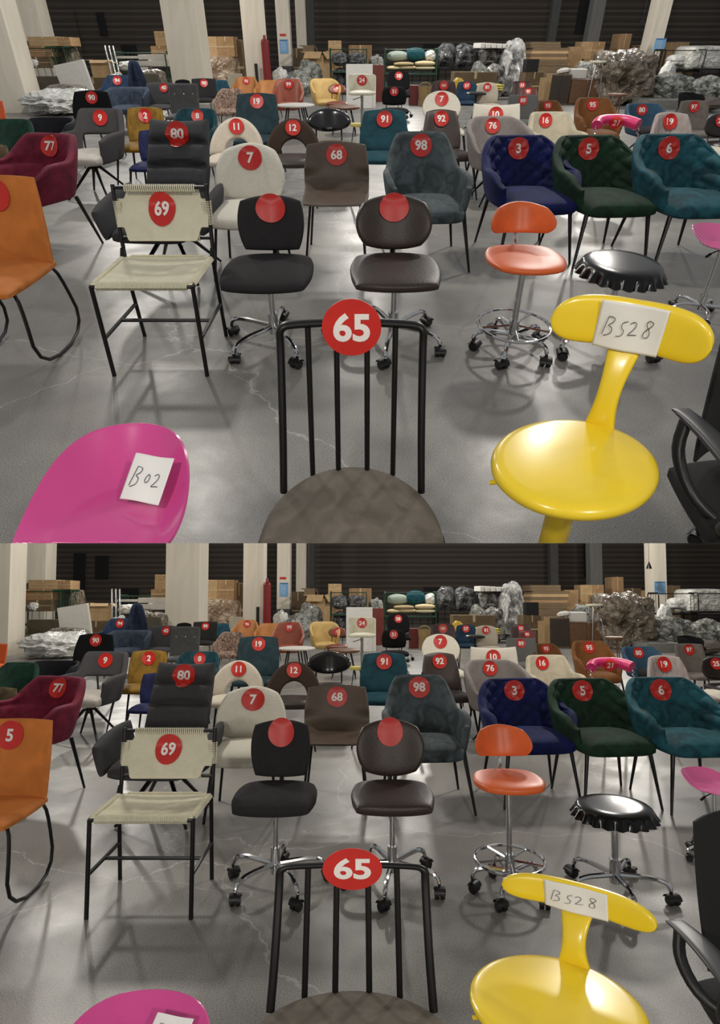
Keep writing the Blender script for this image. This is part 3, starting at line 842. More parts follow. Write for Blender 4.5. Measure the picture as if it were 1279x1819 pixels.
chair(panelchair('dining_chair', velvet('petrol_velvet', (26, 72, 84), .2), W0=.50, W1=.43, hb=.84, rnd=.3, stk='91', quilt=q_grid(.006, .14, .12, .45), seatq=q_grid(.006, .14, 9), curve=.06), 684, 194, 86, -6, 'petrol blue stitched chair with sticker 91')
chair(panelchair('dining_chair', leather('espresso_leather', (62, 50, 46)), W0=.44, W1=.34, hb=.84, rnd=.35, stk='92', seat=(.46, .46)), 782, 194, 70, 8, 'espresso brown tapered-back chair with sticker 92')
chair(panelchair('dining_chair', boucle('white_boucle', (226, 220, 204)), W0=.46, W1=.42, z0=.50, hb=.84, rnd=.9, stk='7', far=False, n=20), 784, 161, 68, 0, 'white oval-backed chair with sticker 7 behind the espresso brown chair')
chair(armchair('armchair', velvet('greige_velvet', (142, 134, 130), .12), 'star4', '76', .64, .56, .82, ha=.68, ba=30, aa=110, e=.8, drop=.14, seatw=.66), 873, 206, 112, 3, 'greige curved tub chair with sticker 76 behind the navy armchair')
chair(panelchair('dining_chair', boucle('light_cream_fleece', (208, 202, 188)), W0=.52, W1=.50, hb=.86, rnd=.15, topdip=.035, stk='10', quilt=q_tuft(.012, [(-.12, .72), (.12, .72)]), n=24), 880, 183, 86, 0, 'light cream fleece chair with dipped top edge and sticker 10')
chair(armchair('armchair', velvet('ivory_velvet', (208, 198, 174), .1), 'taper', '16', .60, .52, .82, ha=.64, ba=34, aa=66, quilt=q_channel(.012, .06), drop=.05, sx=-.05), 974, 198, 94, 4, 'ivory channel-stitched armchair with sticker 16')
chair(armchair('armchair', velvet('cognac_velvet', (122, 76, 40), .2), 'taper', '93', .56, .5, .82, ha=.62, far=True), 972, 178, 54, 0, 'cognac brown armchair with sticker 93 behind the ivory armchair')
chair(armchair('armchair', velvet('caramel_velvet', (136, 86, 44), .15), 'taper', '95', .58, .52, .84, ha=.64, ba=30, aa=84, drop=.12), 1051, 173, 76, 0, 'caramel brown armchair with sticker 95 behind the pink bar-backed chair')
chair(bar_back_chair(), 1087, 203, 90, 4, 'pink leather chair with padded bar back, curly chrome arms and sticker 21', W=.48)
chair(panelchair('dining_chair', velvet('pinkish_grey_velvet', (180, 168, 164), .1), W0=.52, W1=.36, hb=.80, rnd=.35, stk='19', quilt=q_channel(.012, .055), seat=(.5, .48), n=26, curve=.08), 1186, 199, 84, 8, 'pinkish grey channel-stitched chair with sticker 19 behind the teal armchair')
chair(panelchair('dining_chair', velvet('taupe_velvet', (130, 120, 112), .1), W0=.46, W1=.44, hb=.86, rnd=.2, stk='97', quilt=q_channel(.01, .06), n=20), 1230, 178, 56, 5, 'taupe channel-stitched chair with sticker 97 near the right edge')
chair(armchair('armchair', velvet('steel_blue_velvet', (58, 92, 118), .15), 'star4', '80', .58, .5, .76, ha=.60, ba=38, aa=96, far=True, seatm=DKG), 1138, 183, 72, 0, 'steel blue tub chair with sticker 80 behind the pinkish grey chair')
chair(panelchair('dining_chair', leather('black_brown_leather', (34, 26, 24)), W0=.44, W1=.44, z0=.5, hb=.80, rnd=.9, stk='25', far=True, lk={}), 1278, 202, 58, 0, 'black-brown oval-backed chair with sticker 25 at the right edge')
chair(legstool(boucle('white_boucle', 0), .47, .2, BRASS, 'round_stool', T=.10), 1284, 262, 50, 0, 'white round stool on brass legs at the right edge', cat='stool', part='seat', group='stools among the sample chairs')

# ------------------------------------------------------------------ third row
chair(panelchair('dining_chair', fabric('black_fabric', (20, 20, 22)), W0=.56, W1=.46, hb=.84, rnd=.35, stk='90', far=True, curve=.05), 165, 160, 72, 0, 'black fabric chair with sticker 90 behind the dark grey open-back armchair')
chair(bucket_low(velvet('black_navy_velvet', (16, 18, 26)), 'lounge_chair'), 100, 208, 90, 0, 'black low lounge chair beside the heap of white plastic film')
chair(armchair('armchair', velvet('denim_velvet', (36, 58, 88)), 'taper', '94', .56, .5, .84, ha=.62, far=True), 210, 133, 56, 0, 'denim blue chair with sticker 94 before the chrome tubes')
chair(panelchair('dining_chair', velvet('slate_blue_velvet', (50, 60, 84)), W0=.40, W1=.14, hb=.98, rnd=.5, far=True, lean=.0, curve=.12), 236, 106, 40, 25, 'slate blue chair with pointed winged back behind the denim blue chair')
chair(bucket_low(velvet('blue_grey_velvet', (62, 74, 92)), 'armchair'), 233, 154, 76, 4, 'blue-grey low tub chair with wraparound arms')
chair(panelchair('dining_chair', fabric('graphite_fabric', 0), W0=.52, W1=.50, hb=.82, rnd=.2, quilt=q_hchannel(.008, .1), stk='40', far=True, sx=.06), 286, 146, 52, 0, 'graphite ribbed chair with sticker 40 left of the button-tufted chair')
chair(panelchair('dining_chair', fabric('olive_fabric', (78, 74, 62)), W0=.46, W1=.44, hb=.84, rnd=.25, far=True), 267, 131, 36, 0, 'olive chair back beside the big column')
chair(panelchair('dining_chair', velvet('ash_grey_velvet', (92, 92, 92), .1), W0=.48, W1=.48, hb=.92, z0=.42, rnd=.08, T=.06, n=24, quilt=q_tuft(.014, [(-.15, .76), (0, .76), (.15, .76)]), btn=[(-.15, .76), (0, .76), (.15, .76)], curve=.01), 326, 148, 52, 0, 'ash grey square-backed chair with three chrome buttons')
chair(panelchair('dining_chair', fabric('charcoal_fabric', 0), 'frame', W0=.48, W1=.50, hb=.82, rnd=.2, stk='90', far=True), 363, 139, 44, 0, 'charcoal square-backed chair with sticker 90 right of the big column')
chair(panelchair('dining_chair', fabric('black_fabric', 0), W0=.42, W1=.40, hb=.82, rnd=.6, far=True), 325, 141, 30, 0, 'black round-topped chair behind the button-tufted chair')
chair(panelchair('dining_chair', velvet('sea_blue_velvet', (34, 84, 104)), W0=.40, W1=.34, hb=.82, rnd=.3, far=True), 392, 142, 28, 40, 'sea blue chair turned sideways beside the floral armchair')
flor = mat('floral_cloth', (70, 50, 48), .85, var=.3, vscale=26, col2=(190, 160, 140), detail=4)
chair(armchair('armchair', flor, 'taper', None, .62, .54, .84, ha=.66, far=True), 410, 157, 52, 0, 'brown and cream floral armchair')
tan = leather('tan_leather', (178, 118, 62), .5); rust = leather('rust_leather', (140, 68, 46), .5)
chair(armchair('armchair', tan, 'taper', '96', .58, .5, .82, ha=.64, far=True, quilt=q_channel(.01, .06)), 438, 136, 46, 0, 'tan leather channel-stitched armchair with sticker 96')
chair(armchair('armchair', rust, 'taper', '99', .60, .5, .84, ha=.62, far=True), 513, 140, 58, 0, 'rust brown leather armchair with sticker 99')
chair(armchair('armchair', tan, 'taper', None, .58, .5, .80, ha=.64, far=True), 477, 142, 46, 0, 'tan leather armchair between the tan and rust armchairs')
chair(armchair('swivel_armchair', leather('honey_velvet', (190, 160, 98), .6), 'round', None, .60, .5, .84, ha=.70, far=True, ba=30, aa=110, lk={'zt': .40}), 573, 139, 54, 10, 'honey yellow curved armchair on a pedestal')
chair(panelchair('bar_chair', leather('chestnut_leather', (112, 58, 40)), 'frame', W0=.38, W1=.38, z0=.6, hb=.80, rnd=.9, stk='9', far=True, lk={}), 599, 149, 32, 0, 'chestnut oval-backed chair with sticker 9 beside the honey yellow armchair')
at_anchor(legstool(WOOD, .45, .26, BLACK, 'stool', T=.05), 611, 188, (0, 0, .45), 0, 'brown topped low stool before the white foam panel', 'stool', w=56, W=.52, group='stools among the sample chairs')
at_anchor(legstool(mat('white_laminate', (216, 212, 204), .4), .52, .28, BLACK, 'side_table', T=.03), 526, 185, (0, 0, .52), 0, 'white topped round side table behind the arch-back chair 12', 'table', w=66, W=.56)
at_anchor(legstool(mat('yellow_vinyl', (206, 190, 92), .5), .45, .17, BLACK, 'stool', T=.07), 634, 219, (0, 0, .45), 0, 'pale yellow small stool beside the petrol blue chair', 'stool', w=24, W=.32, group='stools among the sample chairs')
ivl = leather('ivory_leather', (214, 208, 184), .5)
chair(barstool(ivl, '24', .80), 643, 131, 48, 0, 'ivory bar stool on a chrome pedestal before the white foam panel', cat='stool', group='stools among the sample chairs')
chair(panelchair('office_chair', fabric('black_fabric', 0), 'office', W0=.46, W1=.42, z0=.5, hb=.86, rnd=.5, stk='58', far=True), 708, 126, 40, 0, 'black office chair with sticker 58 below the pillow cart')
chair(panelchair('office_chair', fabric('black_fabric', 0), 'office', W0=.46, W1=.42, z0=.5, hb=.82, rnd=.5, stk='51', far=True, seat=(.5, .5)), 700, 153, 44, 0, 'black office chair with sticker 51 behind the petrol blue chair')
dbr = leather('maroon_brown_leather', (58, 34, 32))
chair(panelchair('dining_chair', dbr, 'frame', W0=.46, W1=.42, hb=.84, rnd=.5, stk='101', far=True), 788, 142, 46, 0, 'maroon brown chair with sticker 101')
chair(panelchair('dining_chair', velvet('ocean_blue_velvet', (30, 56, 80)), 'frame', W0=.46, W1=.42, hb=.84, rnd=.5, stk='57', far=True), 829, 144, 38, 0, 'ocean blue chair with sticker 57 behind the black bar stool')
chair(panelchair('dining_chair', boucle('sand_boucle', (182, 172, 156)), W0=.46, W1=.40, hb=.84, rnd=.5, stk='81', far=True), 865, 146, 40, 0, 'sand coloured chair with sticker 81 and yellow cloth on its seat')
chair(panelchair('dining_chair', dbr, 'frame', W0=.46, W1=.44, hb=.82, rnd=.15, stk='53', far=True), 927, 144, 34, 0, 'maroon square-backed chair beside the wooden planks')
chair(panelchair('dining_chair', leather('oxblood_leather', (92, 40, 36)), 'frame', W0=.46, W1=.44, hb=.80, rnd=.3, stk='82', far=True), 938, 155, 32, 0, 'oxblood chair with sticker 82 behind the grey square-backed chair')
chair(panelchair('dining_chair', fabric('mid_grey_fabric', (110, 110, 108)), W0=.50, W1=.50, hb=.84, rnd=.12, stk='89', far=True), 928, 168, 54, 0, 'mid grey square-backed chair with sticker 89')
at_anchor(barstool(mat('black_gloss', (18, 18, 18), .3), None, .76, 'bar_stool', False, BLACK), 846, 164, (0, 0, .76), 0, 'black bar stool on a slim pedestal right of the white oval-backed chair', 'stool', w=34, W=.42, group='stools among the sample chairs')
at_anchor(legstool(WOOD, .75, .17, WOOD, 'bar_stool', T=.05, n=3), 1096, 166, (0, 0, .75), 0, 'brown wooden bar stool before the large wrapped bundle', 'stool', w=34, W=.36, group='stools among the sample chairs')
chair(bucket_low(fabric('black_fabric', 0), 'lounge_chair'), 1214, 164, 44, 30, 'black low tub chair behind the taupe chair')
chair(panelchair('dining_chair', mat('orange_plastic', 0), W0=.44, W1=.42, hb=.82, rnd=.2, far=True), -10, 178, 40, 0, 'orange chair seen as a sliver at the left edge before the column')

# papers and cloths on the seats
def note(txtlines, w, h, curl):
    root = empty('paper_note')
    mb = MB()
    def P(u, v): return (u*w/2, -curl*(u*u)*.0+.003*math.sin(3*u+v), v*h/2)
    sheet(mb, P, (0, -1, 0), .0012, 10, 8, edge=20, emin=1); p = mb.build('paper', PAPER, root, smooth=True, sharp=0)
    mb = MB()
    for st in txtlines: tube(mb, [(a, -.0030+.003*math.sin(3*a/(w/2)+b/(h/2)), b) for a, b in st], .0008, 4, smooth=2)
    mb.build('handwriting', INK, root, label='handwritten black pen characters')
    return root
def glyph(s, x, y, h):
    G = {'B': [[(0, 0), (.18, .95), (.2, 1), (.55, .95), (.5, .7), (.2, .52), (.5, .45), (.48, .1), (.1, -.05)]],
         '0': [[(.25, .8), (.05, .4), (.15, .05), (.4, .1), (.5, .5), (.4, .8), (.25, .8)]],
         '2': [[(.05, .75), (.3, .95), (.5, .75), (.3, .35), (.0, .02), (.3, .1), (.6, .12)]],
         '5': [[(.55, .9), (.25, .85), (.15, .5), (.4, .45), (.4, .1), (.1, .0)]],
         'S': [[(.5, .9), (.2, .8), (.2, .5), (.42, .35), (.3, .02), (.0, .0)]],
         '8': [[(.5, .85), (.25, .95), (.15, .7), (.45, .35), (.4, .02), (.1, .05), (.15, .35), (.5, .7), (.5, .85)]]}
    return [[(x+a*h, y+b*h) for a, b in st] for st in G[s]]
st = glyph('B', -.042, -.022, .044)+glyph('0', -.004, -.012, .026)+glyph('2', .018, -.018, .034)
n1 = note(st, .118, .102, 0)
# leans against the raised rear rim of the pink seat
def onto(fn, L): return lambda h: fn(h) @ L
ITEMS.append((n1, 'paper note', 'white paper note reading B02 lying on the pink tractor seat', None, onto(fnP, Matrix.Translation((.078, .085, .690)) @ Matrix.Rotation(R(-14), 4, 'Z') @ Matrix.Rotation(R(-58), 4, 'X')), False))
st = glyph('B', -.060, -.022, .044)+glyph('S', -.026, -.020, .04)+glyph('2', -.002, -.016, .036)+glyph('8', .028, -.016, .044)
n2 = note(st, .155, .108, 0)
ITEMS.append((n2, 'paper note', 'white paper note reading BS28 taped on the yellow backrest', None, onto(fnY, Matrix.Translation((.0, .203, .888))), False))
at_anchor(cloth_fold(mat('yellow_cloth', (214, 196, 70), .8, bump=.3, bscale=30)), 864, 182, (0, 0, .46), 0, 'folded yellow cloth behind the light cream chair 10', 'cloth', k=1)
ITEMS[-1] = ITEMS[-1][:4]+(lambda h: h.place(864, 185, (0, 0, .62), 0, 46, 1.0)[0] @ Matrix.Translation((0, 0, .50*2.2)) @ Matrix.Diagonal((1, .7, .30, 1)),)+(False,)
LAMPS = {'upper': [(-2.5, 5, 3.8, 170), (2.5, 5.5, 3.8, 170), (-6, 11, 4.2, 260), (0, 12, 4.2, 260), (6, 11, 4.2, 260), (-8, 19, 4.4, 360), (2, 20, 4.4, 360), (9, 19, 4.4, 360), (-1.5, -1.2, 3.4, 150), (2, -1.4, 3.4, 150)],  # end of this row: fill lamps added behind the camera to light fronts
         'lower': [(-2.5, 5, 3.3, 120), (2.5, 5.5, 3.3, 120), (-6, 11, 4.4, 190), (0, 12, 4.4, 190), (6, 11, 4.4, 190), (-8, 19, 4.6, 340), (2, 20, 4.6, 340), (9, 19, 4.6, 340)]}
# ------------------------------------------------------------------ columns
colm = mat('column_paint', (222, 214, 198), .8, bump=.15, bscale=6, var=.05, vscale=3)
cold = mat('column_paint_grey', (120, 120, 118), .8, var=.08, vscale=3)
def column(m=colm, asp=1, marks=0, sign=False, base=False):
    root = empty('column')
    mb = MB(); rbox(mb, (0, 0, .5), (1, 1, 1), .004, seg=1); mb.build('shaft', m, root, smooth=False)
    if base:
        mb = MB(); rbox(mb, (0, 0, .10), (1.02, 1.02, .20), 0); mb.build('base_band', mat('grey_band', (84, 84, 84), .7), root, smooth=False)
    return root
def addcol(x0, x1, y, D, label, m=colm, base=False):
    def fn(h):
        Dp = h.Dmap(D); a, b = h.at(x0, y, Dp), h.at(x1, y, Dp); w = b.x-a.x
        H = 4.6*h.s*h.g
        return Matrix.Translation(((a.x+b.x)/2, Dp+w*h.a/2, 0)) @ Matrix.Diagonal((w, w*h.a, H, 1))
    ITEMS.append((column(m, base=base), 'column', label, 'columns of the hall', fn, False)); return fn
addcol(-34, 17, 70, 14.5, 'wide off-white column at the left edge of the picture')
cA = addcol(294, 354, 70, 17, 'big beige column left of centre, behind the button-tufted chair')
cB = addcol(432, 468, 70, 20, 'white scuffed column beside the red pipe')
cC = addcol(492, 515, 60, 25, 'slim white column bearing the blue notice', base=True)
addcol(526, 543, 50, 28, 'slim pale column right of the blue notice column')
addcol(546, 558, 50, 29.5, 'dim grey pilaster left of the long corrugated wall', mat('dim_grey_paint', (84, 84, 82), .85))
addcol(978, 992, 40, 29.5, 'dim grey pilaster behind the flattened cardboard stack', MATS['dim_grey_paint'])
addcol(1049, 1070, 40, 27, 'grey column behind the upright cartons', cold)
cF = addcol(1158, 1184, 50, 22, 'white column with blue notice at right, behind the wrapped bundle')
# white wall stub upper left
goods(slab('wall_side', colm, 0), 14, -40, 42, None, 24, .3, 'x', 'x')
ITEMS[-1][0]['kind'] = 'structure'
goods(slab('wall_side', colm, 0), 42, -40, 80, None, 22, .8, 'x', 'x')
ITEMS[-1][0]['kind'] = 'structure'
# notices, pipe, marks
def notice(blue=True):
    root = empty('notice_sign')
    mb = MB(); rbox(mb, (0, 0, .5), (1, 1, 1), 0); mb.build('board', mat('notice_blue', (120, 170, 215), .5) if blue else RED, root, smooth=False)
    if blue:
        mb = MB(); rbox(mb, (0, -.56, .94), (.9, .2, .05), 0); mb.build('header', mat('dark_blue_print', (50, 70, 110), .5), root, smooth=False)
        mb = MB()
        for i in range(6): rbox(mb, (-.1+.05*(i % 2), -.55, .78-.11*i), (.6, .12, .03), 0)
        mb.build('printed_lines', mat('pale_print', (190, 215, 235), .5), root, smooth=False)
    return root
goods(notice(), 497, 70, 512, 95, 24.98, .03, 'pale blue notice on the slim white column', 'sign', 'notices on the columns')
goods(notice(False), 497, 60, 508, 64, 24.98, .02, 'small red sign above the blue notice on the slim white column', 'sign', 'notices on the columns')
goods(notice(), 1163, 68, 1182, 90, 21.98, .03, 'pale blue notice on the right-hand white column', 'sign', 'notices on the columns')
def pipe(m):
    root = empty('red_pipe'); mb = MB(); lathe(mb, [(.5, 0), (.5, .9), (.42, .93), (.2, .94), (.16, 1), (.02, 1)], 20); mb.build('pipe', m, root); return root
goods(pipe(mat('red_pipe_paint', (124, 24, 28), .4)), 466, 62, 480, None, 19.5, .3, 'tall dark red gas cylinder beside the scuffed white column', 'cylinder')
goods(slab('cable_trunking', BLACK, 0), 455, 113, 460, None, 19.9, .06, 'black vertical trunking on the scuffed white column', 'trunking')
lamp = empty('pendant_lamp'); mb = MB(); tube(mb, [(0, 0, .1), (0, 0, 1)], .03, 6); mb.build('cord', BLACK, lamp); mb = MB(); lathe(mb, [(.5, 0), (.3, .06), (.05, .12)], 16); mb.build('lamp_shade', BLACK, lamp)
goods(lamp, 1149, -60, 1159, 45, 21, .2, 'small dark pendant hanging left of the right-hand white column', 'lamp')

# ------------------------------------------------------------------ goods at the back, left to right
ctn = 'cartons at the back of the hall'
def cb(x0, y0, x1, y1, D, label, m=CARD, dep=.7, flaps=False, yaw=0): goods(carton(m, flaps=flaps), x0, y0, x1, y1, D, dep, label, 'box', ctn, yaw=yaw)
goods(blob('plastic_heap', BAGW, .30, 3.2, 2.6, 6, .1), 8, 160, 130, None, 13.5, 1.8, 'heap of crumpled white plastic film on the floor by the left column', 'plastic')
goods(cart(GREENM, decks=(.1, .32)), 24, 84, 106, None, 19.5, .9, 'green steel platform cart under the cartons at far left', 'cart', 'wheeled carts at the back')
cb(40, 101, 92, 121, 19.7, 'lowest carton on the green cart at far left', CARD3)
cb(38, 82, 62, 101, 19.7, 'left carton in the middle layer on the green cart', CARD)
cb(62, 82, 92, 101, 19.7, 'right carton in the middle layer on the green cart', CARD)
cb(50, 65, 102, 82, 19.7, 'wide carton on top of the far-left stack', CARD2)
cb(102, 66, 125, 82, 19.7, 'small carton on top of the far-left stack', CARD)
goods(blob('wrapped_bundle', BAGS, .14, 3, 3), 14, 64, 42, 122, 19.6, .8, 'grey wrapped goods left of the far-left cartons', 'bundle', 'wrapped bundles at the back')
goods(pillow(velvet('dull_red_velvet', (150, 70, 72))), 24, 80, 40, 103, 19.3, .3, 'dull red cushion hanging beside the far-left cartons', 'cushion')
goods(cart(GREENM, 'wire_cart', decks=(.1,), bars=7), 92, 83, 124, None, 19.2, .7, 'green wire cart right of the far-left cartons', 'cart', 'wheeled carts at the back')
goods(blob('wrapped_bundle', BAGB, .10, 3, 4), 118, 82, 140, None, 20, .7, 'brown wrapped bundle beside the green wire cart', 'bundle', 'wrapped bundles at the back')
goods(blob('plastic_bag', BAGW, .25, 2.5, 2.2, 4), 44, 104, 66, 121, 19.6, .3, 'white plastic bag on the green cart at far left', 'bag')
goods(slab('foam_sheet', FOAM, .02), 112, 110, 166, None, 16.5, .12, 'white foam sheet leaning left of the chrome tubes', 'foam', yaw=0, tilt=-9)
def sofa(m):
    root = empty('sofa')
    mb = MB(); rbox(mb, (0, .35, .6), (1, .25, .8), .06); mb.build('backrest', m, root)
    mb = MB(); rbox(mb, (0, -.05, .35), (.84, .8, .3), .06); mb.build('seat', m, root)
    for s in (-1, 1): mb = MB(); rbox(mb, (s*.45, -.05, .42), (.1, .85, .55), .04); mb.build('armrest', m, root)
    return root
goods(sofa(leather('olive_brown_leather', (84, 76, 60))), 22, 137, 118, None, 16, .9, 'olive brown sofa behind the white plastic heap', 'sofa')
goods(blob('wrapped_bundle', BAGB, .14, 3, 3), 68, 150, 150, None, 15, .8, 'brown wrapped bundle between plastic heap and foam sheet', 'bundle', 'wrapped bundles at the back')
cb(156, 104, 190, 138, 17.5, 'open carton tilted beside the chrome tubes', CARD2, .6, True, 12)
cb(150, 138, 190, None, 17.5, 'dark carton under the tilted open carton', CARD3)
tb = empty('chrome_tube_rack'); mb = MB(); rbox(mb, (0, 0, .35), (1, 1, .03), .01, seg=1)
for s in (-1, 1): tube(mb, [(s*.4, 0, 0), (s*.4, 0, .35)], .04, 6)
mb.build('stand', GREENM, tb)
for x in (-.3, -.05, .2): mb = MB(); tube(mb, [(x, 0, .36), (x-.12, .1, 1)], .06, 10); mb.build('chrome_tube', CHROME, tb)
goods(tb, 188, 82, 216, None, 17.2, .5, 'upright chrome tubes standing in a green rack', 'tubes')
goods(cart(GREENM, decks=(.1, .42)), 208, 92, 300, None, 18.5, .9, 'green cart loaded with white panels left of the big column', 'cart', 'wheeled carts at the back')
wl = mat('white_laminate', 0)
for i, (x0, y0, x1, y1, yw) in enumerate([(212, 118, 262, 124, 4), (225, 108, 276, 117, -12), (244, 97, 296, 106, 3), (206, 100, 262, 104, -4), (262, 106, 300, 118, 5)]):
    goods(slab('laminate_board', wl, .02), x0, y0, x1, y1, 18.6, .5, ['lowest white panel on the cart left of the big column', 'tilted white panel on the cart left of the big column', 'uppermost white panel on the cart left of the big column', 'thin white board sticking out left over the green cart', 'thick white panel next to the big column'][i], 'panel', 'white panels on the green cart', yaw=yw)
goods(blob('plastic_bag', BAGW, .25, 2.5, 2.2, 4), 205, 108, 238, 126, 18, .4, 'white plastic scraps beside the chrome tubes', 'bag')
cb(268, 82, 300, 98, 18.8, 'lower carton peeking out left of the big column', CARD)
cb(275, 56, 300, 82, 18.8, 'upper carton peeking out left of the big column', CARD2)
cb(354, 65, 386, 101, 20.6, 'tall carton right of the big column', CARD2)
cb(386, 65, 416, 101, 20.6, 'tall carton second to the right of the big column', CARD)
goods(blob('wrapped_bundle', plastic_wrap('wrap_over_cartons', (150, 120, 92), (205, 188, 168), .25, 8), .06, 3, 6), 352, 98, 422, None, 20.3, 1.2, 'plastic wrapped pallet of cartons between the two big columns', 'pallet')
cb(414, 70, 434, None, 21, 'brown carton stack behind the wrapped pallet', CARD3)
goods(slab('beige_board', mat('beige_board', (188, 178, 160), .7), .01), 407, 131, 432, None, 19, .1, 'beige board leaning before the scuffed column', 'board')
# centre
cb(540, 74, 560, None, 24, 'open carton at left of the centre pile', CARD3, flaps=True)
cb(548, 86, 584, None, 23, 'open carton spilling flaps in the centre pile', CARD2, flaps=True, yaw=-20)
cb(583, 72, 606, 90, 24, 'pale carton on top of the centre pile', CARD2)
cb(580, 90, 608, None, 24, 'carton beneath the pale one in the centre pile', CARD)
cb(516, 86, 542, None, 26, 'brown carton behind the slim columns', CARD3)
cb(620, 80, 660, None, 26, 'plain carton behind the white foam panel', CARD)
goods(blob('plastic_bag', BAGS, .3, 3, 2.2, 5), 525, 105, 572, None, 21.5, .9, 'silver and black wrapped bags right of the red cylinder', 'bundle', 'wrapped bundles at the back')
goods(blob('plastic_bag', BAGW, .22, 3, 2.2, 5), 482, 118, 512, None, 20.5, .7, 'clear plastic bag heap right of the red cylinder', 'bundle', 'wrapped bundles at the back')
goods(blob('plastic_bag', BAGS, .3, 3, 2.2, 4), 504, 124, 552, None, 20, .8, 'crumpled silver bags behind the rust armchair', 'bundle', 'wrapped bundles at the back')
goods(cart(GREENM, 'wire_cart', decks=(.1, .5)), 586, 86, 652, None, 21, .9, 'green cage cart holding wrapped chairs, centre back', 'cart', 'wheeled carts at the back')
for i, (x0, x1) in enumerate([(588, 618), (617, 650)]):
    goods(blob('wrapped_chair', BAGD, .14, 2, 2.6, 5), x0, 92, x1, 118, 21.2, .6, ['left', 'right'][i]+' dark wrapped chair on the cage cart, centre back', 'chair', 'wrapped chairs at the back')
    goods(blob('wrapped_chair', BAGD, .14, 2, 2.6, 5), x0, 120, x1, None, 21.2, .6, ['left', 'right'][i]+' lower wrapped chair in the cage cart, centre back', 'chair', 'wrapped chairs at the back')
fp = empty('foam_block'); mb = MB(); rbox(mb, (-.06, 0, .5), (.88, 1, 1), .01, seg=1); mb.build('panel', FOAM, fp); mb = MB(); rbox(mb, (.42, .1, .37), (.16, .8, .74), .01, seg=1); mb.build('panel', FOAM, fp)
goods(fp, 615, 114, 668, None, 15.8, .25, 'white foam slab standing behind the ivory bar stool', 'foam')
goods(slab('red_cabinet', mat('red_board', (122, 44, 34), .5), .01), 662, 116, 682, None, 18, .4, 'red brown board beside the white foam slab', 'board')
goods(cart(GREENM, decks=(.08, .48)), 683, 86, 776, None, 20, 1.0, 'green cart piled with pillows behind the black office chairs', 'cart', 'wheeled carts at the back')
pcol = [(206, 190, 150), (186, 168, 130), (212, 200, 168), (172, 154, 118)]
for i, (x0, y0, x1, y1) in enumerate([(688, 117, 712, 125), (706, 116, 740, 125), (738, 117, 774, 125), (700, 110, 736, 118), (738, 108, 774, 118)]):
    goods(pillow(fabric('cream_cushion_%d' % (i % 4), pcol[i % 4])), x0, y0, x1, y1, 20.2, .5, ['far left cream cushion in the lower row of the green cart', 'middle cream cushion in the lower row of the green cart', 'right cream cushion in the lower row of the green cart', 'cream cushion on top of the middle ones on the green cart', 'cream cushion on top of the right one on the green cart'][i], 'cushion', 'cream cushions on the green cart')
goods(pillow(fabric('pale_green_cushion', (148, 160, 150))), 688, 90, 726, 110, 20.4, .5, 'pale green cushion above the cream cushions', 'cushion', yaw=12)
goods(pillow(velvet('teal_cushion', (24, 84, 96))), 722, 84, 756, 110, 20.4, .5, 'teal velvet cushion above the cream cushions', 'cushion')
goods(blob('plastic_bag', BAGW, .2, 3, 2.4, 4), 754, 88, 776, 110, 20.4, .5, 'white bag right of the teal cushion', 'bag')
for i, (x0, y0, x1, m) in enumerate([(777, 76, 812, BAGD), (808, 76, 852, BAGD), (850, 78, 900, BAGG)]):
    goods(blob('wrapped_chair', m, .12, 2, 2.6, 5, .1), x0, y0, x1, 122, 20.5, .8, ['dark wrapped chair left of the pair above the blue chair', 'dark wrapped chair right of the pair above the blue chair', 'grey wrapped chairs under white sheets'][i], 'chair', 'wrapped chairs at the back')
goods(cart(BLACK, 'wire_cart', decks=(.1, .5)), 777, 118, 852, None, 20.3, .9, 'dark cart carrying the two dark wrapped chairs', 'cart', 'wheeled carts at the back')
goods(cart(BLACK, 'wire_cart', decks=(.1, .5), bars=5), 848, 86, 905, None, 20, .9, 'dark wire cart under white wrapped sheets', 'cart', 'wheeled carts at the back')
for i in range(5): goods(slab('foam_strip', FOAM, .1), 849+10*i, 76+i*.5, 860+10*i, 86, 20, .6, ('leftmost', 'second from left', 'middle', 'second from right', 'rightmost')[i]+' white padded strip lying on the dark wire cart', 'foam', 'white strips on the dark wire cart', yaw=10)
goods(blob('plastic_bag', BAGS, .2, 3, 2.2, 4), 836, 108, 868, None, 18.8, .6, 'grey knotted bag beneath the wrapped chairs', 'bundle', 'wrapped bundles at the back')
goods(blob('wrapped_bundle', plastic_wrap('white_wrap_over_chairs', (130, 130, 130), (225, 225, 222), .3, 8), .18, 2.5, 3, 6), 890, 66, 938, None, 19.8, .9, 'tall white wrapped stack left of the flattened cardboard', 'bundle', 'wrapped bundles at the back')
cb(805, 128, 880, None, 18.6, 'dark carton behind the sand chair', CARD3, yaw=0)
goods(blob('yellow_bag', mat('yellow_sheet', (206, 170, 50), .5), .1, 2, 2.2, 4), 800, 138, 828, None, 17.5, .4, 'yellow covered item behind the maroon chair', 'bundle')
bk = empty('wicker_basket'); mb = MB(); lathe(mb, [(.38, 0), (.5, .8), (.5, .85), (.46, .85), (.34, .05)], 24); mb.build('basket', mat('wicker', (150, 124, 82), .8, bump=.8, bscale=40), bk); mb = MB(); tube(mb, [(-.46, 0, .8), (-.3, 0, 1), (.3, 0, 1), (.46, 0, .8)], .04, 6, smooth=2); mb.build('handle', MATS['wicker'], bk)
goods(bk, 744, 148, 768, None, 16.5, .5, 'wicker basket beside the maroon chair', 'basket')
goods(slab('red_box', mat('dark_red_box', (96, 18, 20), .5), .02), 728, 152, 744, None, 16.8, .4, 'dark red box left of the wicker basket', 'box')
